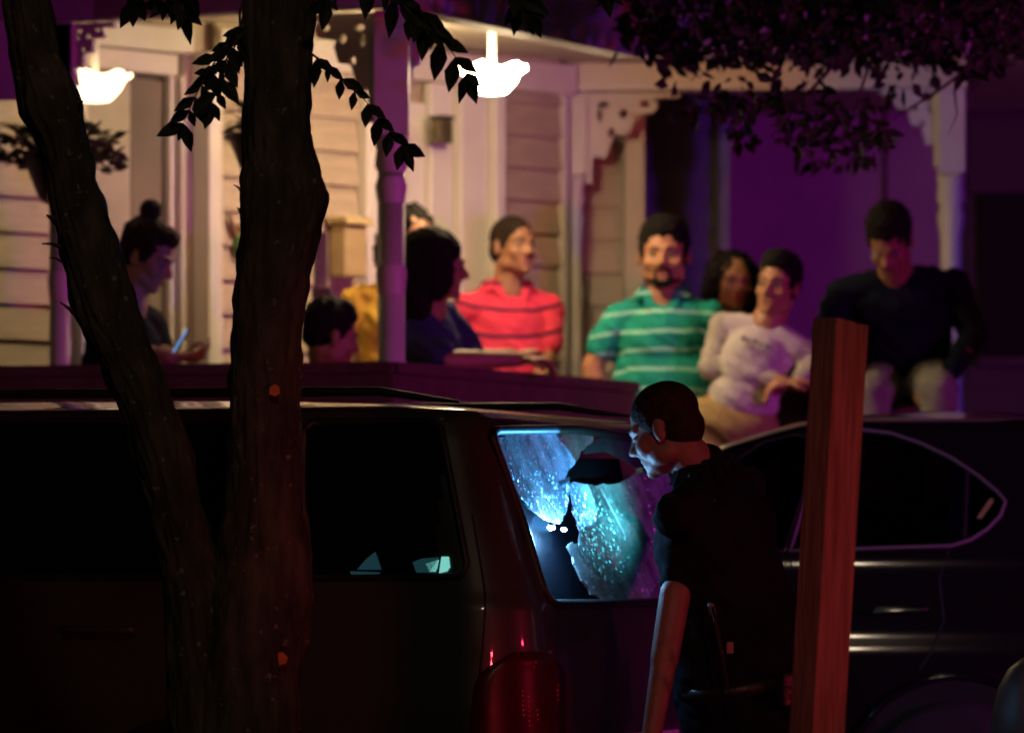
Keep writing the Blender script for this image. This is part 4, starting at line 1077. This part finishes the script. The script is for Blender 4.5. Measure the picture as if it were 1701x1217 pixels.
# ================================================================== TREE WITH TWO TRUNKS
M_bark = material('bark', (.11, .075, .06), (.035, .022, .018), .9, scale=18, bump=1.0, bscale=34, stretch=(1, 1, .35))
n = M_bark.node_tree; bsd = n.nodes['Principled BSDF']; oldc = bsd.inputs['Base Color'].links[0].from_socket
tcx = n.nodes.new('ShaderNodeTexCoord'); lz = n.nodes.new('ShaderNodeTexNoise'); lz.inputs['Scale'].default_value = 42; lz.inputs['Detail'].default_value = 5
n.links.new(tcx.outputs['Object'], lz.inputs['Vector']); lr = n.nodes.new('ShaderNodeValToRGB'); lr.color_ramp.elements[0].position = .64; lr.color_ramp.elements[1].position = .70
n.links.new(lz.outputs[0], lr.inputs[0]); lm = n.nodes.new('ShaderNodeMix'); lm.data_type = 'RGBA'; n.links.new(lr.outputs[0], lm.inputs[0]); n.links.new(oldc, lm.inputs[6]); lm.inputs[7].default_value = (.22, .18, .15, 1)
n.links.new(lm.outputs[2], bsd.inputs['Base Color'])
TY = 12.4
tree = thing('forked_tree', 'dark forked tree with rough bark standing before the suv', 'tree', P(395, 1750, TY))
def trunk(rows, y=TY, seg=72, name='trunk', amp=.0085, dy=0):
    rows = sorted(rows); bm = bmesh.new(); prev = None
    tab_l = [(r[0], r[1]) for r in rows]; tab_r = [(r[0], r[2]) for r in rows]
    py = rows[0][0]; last = rows[-1][0]; k = 0
    while py <= last:
        l = lerp_tab(tab_l, py); r = lerp_tab(tab_r, py); a = P(l, py, y); b = P(r, py, y); c = (a + b) / 2; rad = (b.x - a.x) / 2
        ring = []
        for i in range(seg):
            an = 2 * math.pi * i / seg; d = Vector((math.cos(an), math.sin(an), 0))
            q = Vector((math.cos(an) * 3.2, math.sin(an) * 3.2, c.z * 2.4)); ridge = abs(noise.noise(q * 2.2)) * amp * 2.2 + noise.noise(q * 7) * amp * .8 + noise.noise(Vector((q.x * 3, q.y * 3, c.z * 30))) * amp * .5
            ring.append(bm.verts.new(c + d * (rad - amp * .6 + ridge)))
        if prev:
            for i in range(seg): j = (i + 1) % seg; bm.faces.new((prev[i], prev[j], ring[j], ring[i]))
        else: bm.faces.new(ring)
        prev = ring; py += 7; k += 1
    bm.faces.new(prev); return fromBM(name, bm, M_bark, tree, True)
tl1 = trunk([(-260, -60, 5), (0, 5, 80), (90, 20, 95), (150, 26, 130), (190, 34, 138), (230, 60, 146), (300, 78, 158), (360, 88, 180), (400, 96, 196), (450, 110, 210), (520, 122, 232), (600, 165, 258), (700, 205, 300), (760, 222, 322), (830, 246, 332), (900, 262, 350), (1000, 275, 400), (1750, 290, 480)], TY + .02)
tl2 = trunk([(-260, 412, 512), (0, 406, 518), (120, 408, 518), (200, 405, 515), (260, 404, 522), (290, 402, 532), (320, 400, 542), (360, 398, 540), (400, 398, 530), (450, 394, 516), (500, 390, 508), (560, 386, 500), (640, 382, 496), (720, 380, 500), (800, 378, 504), (860, 372, 508), (930, 360, 516), (1000, 345, 518), (1060, 335, 512), (1120, 325, 498), (1750, 280, 500)], TY)
# stubs and dry leaves on the left trunk
for a, b, r_ in (((96, 372), (78, 358), .008), ((100, 410), (70, 405), .005), ((104, 436), (82, 428), .003), ((132, 530), (100, 502), .006), ((128, 190), (137, 168), .008), ((402, 320), (388, 307), .003), ((400, 355), (394, 345), .003)):
    bm = bmesh.new(); A_, B_ = P(*a, TY), P(*b, TY - .03); tube(bm, [A_, A_.lerp(B_, .5) + Vector((0, 0, .004)), B_], [r_, r_ * .8, r_ * .3], 8); fromBM('twig_stub', bm, M_bark, tree)
def scrap(px, py, w_, rot):
    # paper scrap stapled on the bark
    c = P(px, py, TY - .098); bm = bmesh.new()
    pts = [(-.5, -.35), (.1, -.55), (.5, -.25), (.42, .35), (.05, .55), (-.42, .3)]
    a = R(rot); vs_ = []
    for k in (0, 1):
        vs_.append([bm.verts.new(c + Vector(((x * math.cos(a) - y * math.sin(a)) * w_, -.0012 * k - .004 * x, (x * math.sin(a) + y * math.cos(a)) * w_))) for x, y in pts])
    bm.faces.new(vs_[0]); bm.faces.new(vs_[1]); n_ = len(pts)
    for i in range(n_): bm.faces.new((vs_[0][i], vs_[0][(i + 1) % n_], vs_[1][(i + 1) % n_], vs_[1][i]))
    fromBM('paper_scrap', bm, M_orange, tree)
scrap(456, 648, .025, 0); scrap(467, 1093, .028, 35)
# pinnate fronds
M_frond = material('frond_leaf', (.014, .018, .008), (.022, .026, .011), .6, spec=.25, scale=30)
lf = [leafmesh('leaflet', .058, .026, M_frond, .3), leafmesh('leaflet', .050, .024, M_frond, .2)]
def frond(pts, y, n_pairs, start=0.15, size=1.0, spread=55, droop=.35, depth=.06):
    P3 = [P(a, b, y + random.uniform(-depth, depth) * .5) for a, b in pts]
    bm = bmesh.new(); tube(bm, P3, [.003 - .0022 * i / (len(P3) - 1) for i in range(len(P3))], 6); fr = fromBM('frond', bm, M_bark, tree)
    L = [0]
    for a, b in zip(P3, P3[1:]): L.append(L[-1] + (b - a).length)
    def at(t):
        d = t * L[-1]
        for i in range(len(P3) - 1):
            if d <= L[i + 1] + 1e-9: k = (d - L[i]) / (L[i + 1] - L[i]); return P3[i].lerp(P3[i + 1], k), (P3[i + 1] - P3[i]).normalized()
        return P3[-1], (P3[-1] - P3[-2]).normalized()
    for k in range(n_pairs):
        t_ = start + (1 - start) * k / (n_pairs - 1 or 1); p, d = at(min(t_, 1))
        for s in ((-1, 1) if k < n_pairs - 1 else (-1, 0, 1)):
            an = R(spread + random.uniform(-14, 14)) * s
            dd = Vector((d.x * math.cos(an) - d.z * math.sin(an), random.uniform(-.45, .45), d.x * math.sin(an) + d.z * math.cos(an))) - Z * droop
            o = bpy.data.objects.new('leaflet', random.choice(lf)); col.objects.link(o); o.parent = fr
            sc_ = size * random.uniform(.75, 1.45)
            o.matrix_basis = Matrix.Translation(p) @ rotto(dd, (random.uniform(-.5, .5), -1, random.uniform(-.3, .3)), random.uniform(-.5, .5)) @ Matrix.Scale(sc_, 4)
frond([(408, 42), (385, 62), (362, 95), (340, 130), (322, 165), (305, 205)], TY - .1, 8, .1, 1.0)
frond([(404, 55), (384, 80), (372, 110), (362, 150), (352, 170)], TY - .14, 6, .1, .95)
frond([(405, 20), (398, 60), (380, 100), (355, 125)], TY - .02, 6, .2, .9)
frond([(515, 88), (545, 110), (570, 135), (605, 165), (635, 205), (668, 240)], TY - .1, 8, .08, 1.0, 60, .9)
frond([(640, -20), (680, 20), (705, 45), (740, 70), (760, 100), (775, 120)], TY - .35, 6, .1, 1.15, 62, .9)
frond([(600, -40), (650, -5), (690, 10), (720, 45)], TY - .35, 5, .1, 1.1, 60, .8)
frond([(820, -60), (850, -25), (875, 5)], TY - .4, 4, .1, 1.1, 55, .8)
frond([(900, -70), (880, -30), (865, 0)], TY - .3, 4, .1, 1.1, 55, .8)
frond([(250, -60), (280, -30), (300, 0), (305, 15)], TY - .2, 5, .1, 1.0, 60, .5)
frond([(360, -60), (330, -25), (300, -5), (275, 5)], TY - .2, 5, .1, 1.0, 60, .5)
frond([(200, -70), (215, -40), (225, -10), (222, 0)], TY - .2, 4, .1, .9, 60, .5)
frond([(560, -60), (555, -40), (550, -20), (545, -2)], TY - .2, 4, .1, .9, 60, .5)
frond([(1010, -60), (1000, -40), (1005, -20)], TY - .2, 4, .1, 1, 60, .5)
for pts in ([(405, 0), (398, 20), (399, 50)], [(404, 60), (398, 52), (385, 58)]):
    bm = bmesh.new(); tube(bm, [P(*p, TY - .05) for p in pts], .003, 6); fromBM('twig', bm, M_bark, tree)

# ================================================================== BROADLEAF TREE OVER THE RIGHT SIDE
rt = thing('shade_tree', 'broad leafed tree whose drooping boughs hang across the upper right', 'tree', (4.6, 16.6, .15))
bm = bmesh.new(); tube(bm, [(4.6, 16.6, .1), (4.55, 16.6, 1.6), (4.4, 16.6, 2.8), (4.1, 16.5, 3.6)], [.2, .16, .13, .1], 20); fromBM('trunk', bm, M_bark, rt, True)
def bough(pts, r_):
    bm = bmesh.new(); tube(bm, pts, [r_ * (1 - .85 * i / (len(pts) - 1)) for i in range(len(pts))], 8); fromBM('branch', bm, M_bark, rt, True)
bough([Vector((4.1, 16.5, 3.6)), P(1900, -120, 17.5), P(1600, -20, 17.5), P(1350, 10, 17.4), P(1120, 20, 17.3)], .05)
bough([P(1700, -20, 17.5), P(1640, 90, 17.4), P(1560, 150, 17.3), P(1480, 200, 17.2)], .012)
bough([P(1500, -10, 17.5), P(1400, 90, 17.3), P(1330, 170, 17.3), P(1280, 230, 17.2)], .012)
bough([P(1300, 0, 17.4), P(1230, 80, 17.3), P(1160, 130, 17.2)], .010)
bough([P(1420, 20, 17.4), P(1440, 120, 17.4), P(1400, 240, 17.3)], .010)
bough([P(1585, 150, 17.3), P(1590, 190, 17.3), P(1575, 225, 17.3)], .004)
lowe = [(1040, 20), (1060, 90), (1090, 120), (1130, 200), (1180, 200), (1230, 230), (1300, 265), (1350, 285), (1410, 285), (1450, 250), (1490, 225), (1540, 240), (1590, 225), (1640, 120), (1720, 90)]
def lower(px): return lerp_tab(lowe, px)
leafm = [leafmesh('leaf', .062, .036, M_leafdry, .25), leafmesh('leaf', .052, .032, M_lawnleaf, .25), leafmesh('leaf', .045, .022, M_leafdry, .35)]
cl = []
random.seed(21)
while len(cl) < 470:
    px = random.uniform(1045, 1740); py = random.uniform(-90, 290); lo_ = lower(px)
    if py > lo_ - 8: continue
    if py > 95 and random.random() < .2: continue
    # leave the strip where the lit beam shows through more open
    if 100 < py < 158 and px > 1070 and random.random() < .72: continue
    if py > 165 and (random.random() < .45 or px > 1470): continue
    cl.append((px, py))
cand = []
for px, py in cl:
    y = random.uniform(16.8, 18.2); base = P(px, py, y)
    for k in range(random.randint(5, 9)):
        p = base + Vector((random.gauss(0, .03), random.gauss(0, .05), random.gauss(0, .025)))
        q = proj(p)
        if 104 < q[1] < 152 and q[0] > 1080 and random.random() < .45: continue
        d = Vector((random.uniform(-1, 1), random.uniform(-.6, .6), random.uniform(-1.3, .3)))
        cand.append((q[1], Matrix.Translation(p) @ rotto(d, (random.uniform(-.8, .8), -1, random.uniform(-.8, .8)), random.uniform(-1, 1)) @ Matrix.Diagonal((random.uniform(.65, 1.35), random.uniform(.6, 1.2), random.uniform(.5, 2.5), 1)), random.randrange(3)))
cand.sort(key=lambda c: -c[0])
for q, m_, i in cand[:290]:
    o = bpy.data.objects.new('leaf', leafm[i]); col.objects.link(o); attach(o, rt); o.matrix_basis = m_
vs_, fs_ = [], []
for q, m_, i in cand[290:]:
    b0_ = len(vs_)
    for v in leafm[i].vertices: vs_.append(m_ @ v.co)
    for p in leafm[i].polygons: fs_.append([b0_ + k for k in p.vertices])
fo = obj('foliage', vs_, fs_, M_leafdry, rt); fo['kind'] = 'stuff'
print('OBJECTS', len(bpy.data.objects), 'tris', sum(len(o.data.polygons) for o in bpy.data.objects if o.type == 'MESH'))
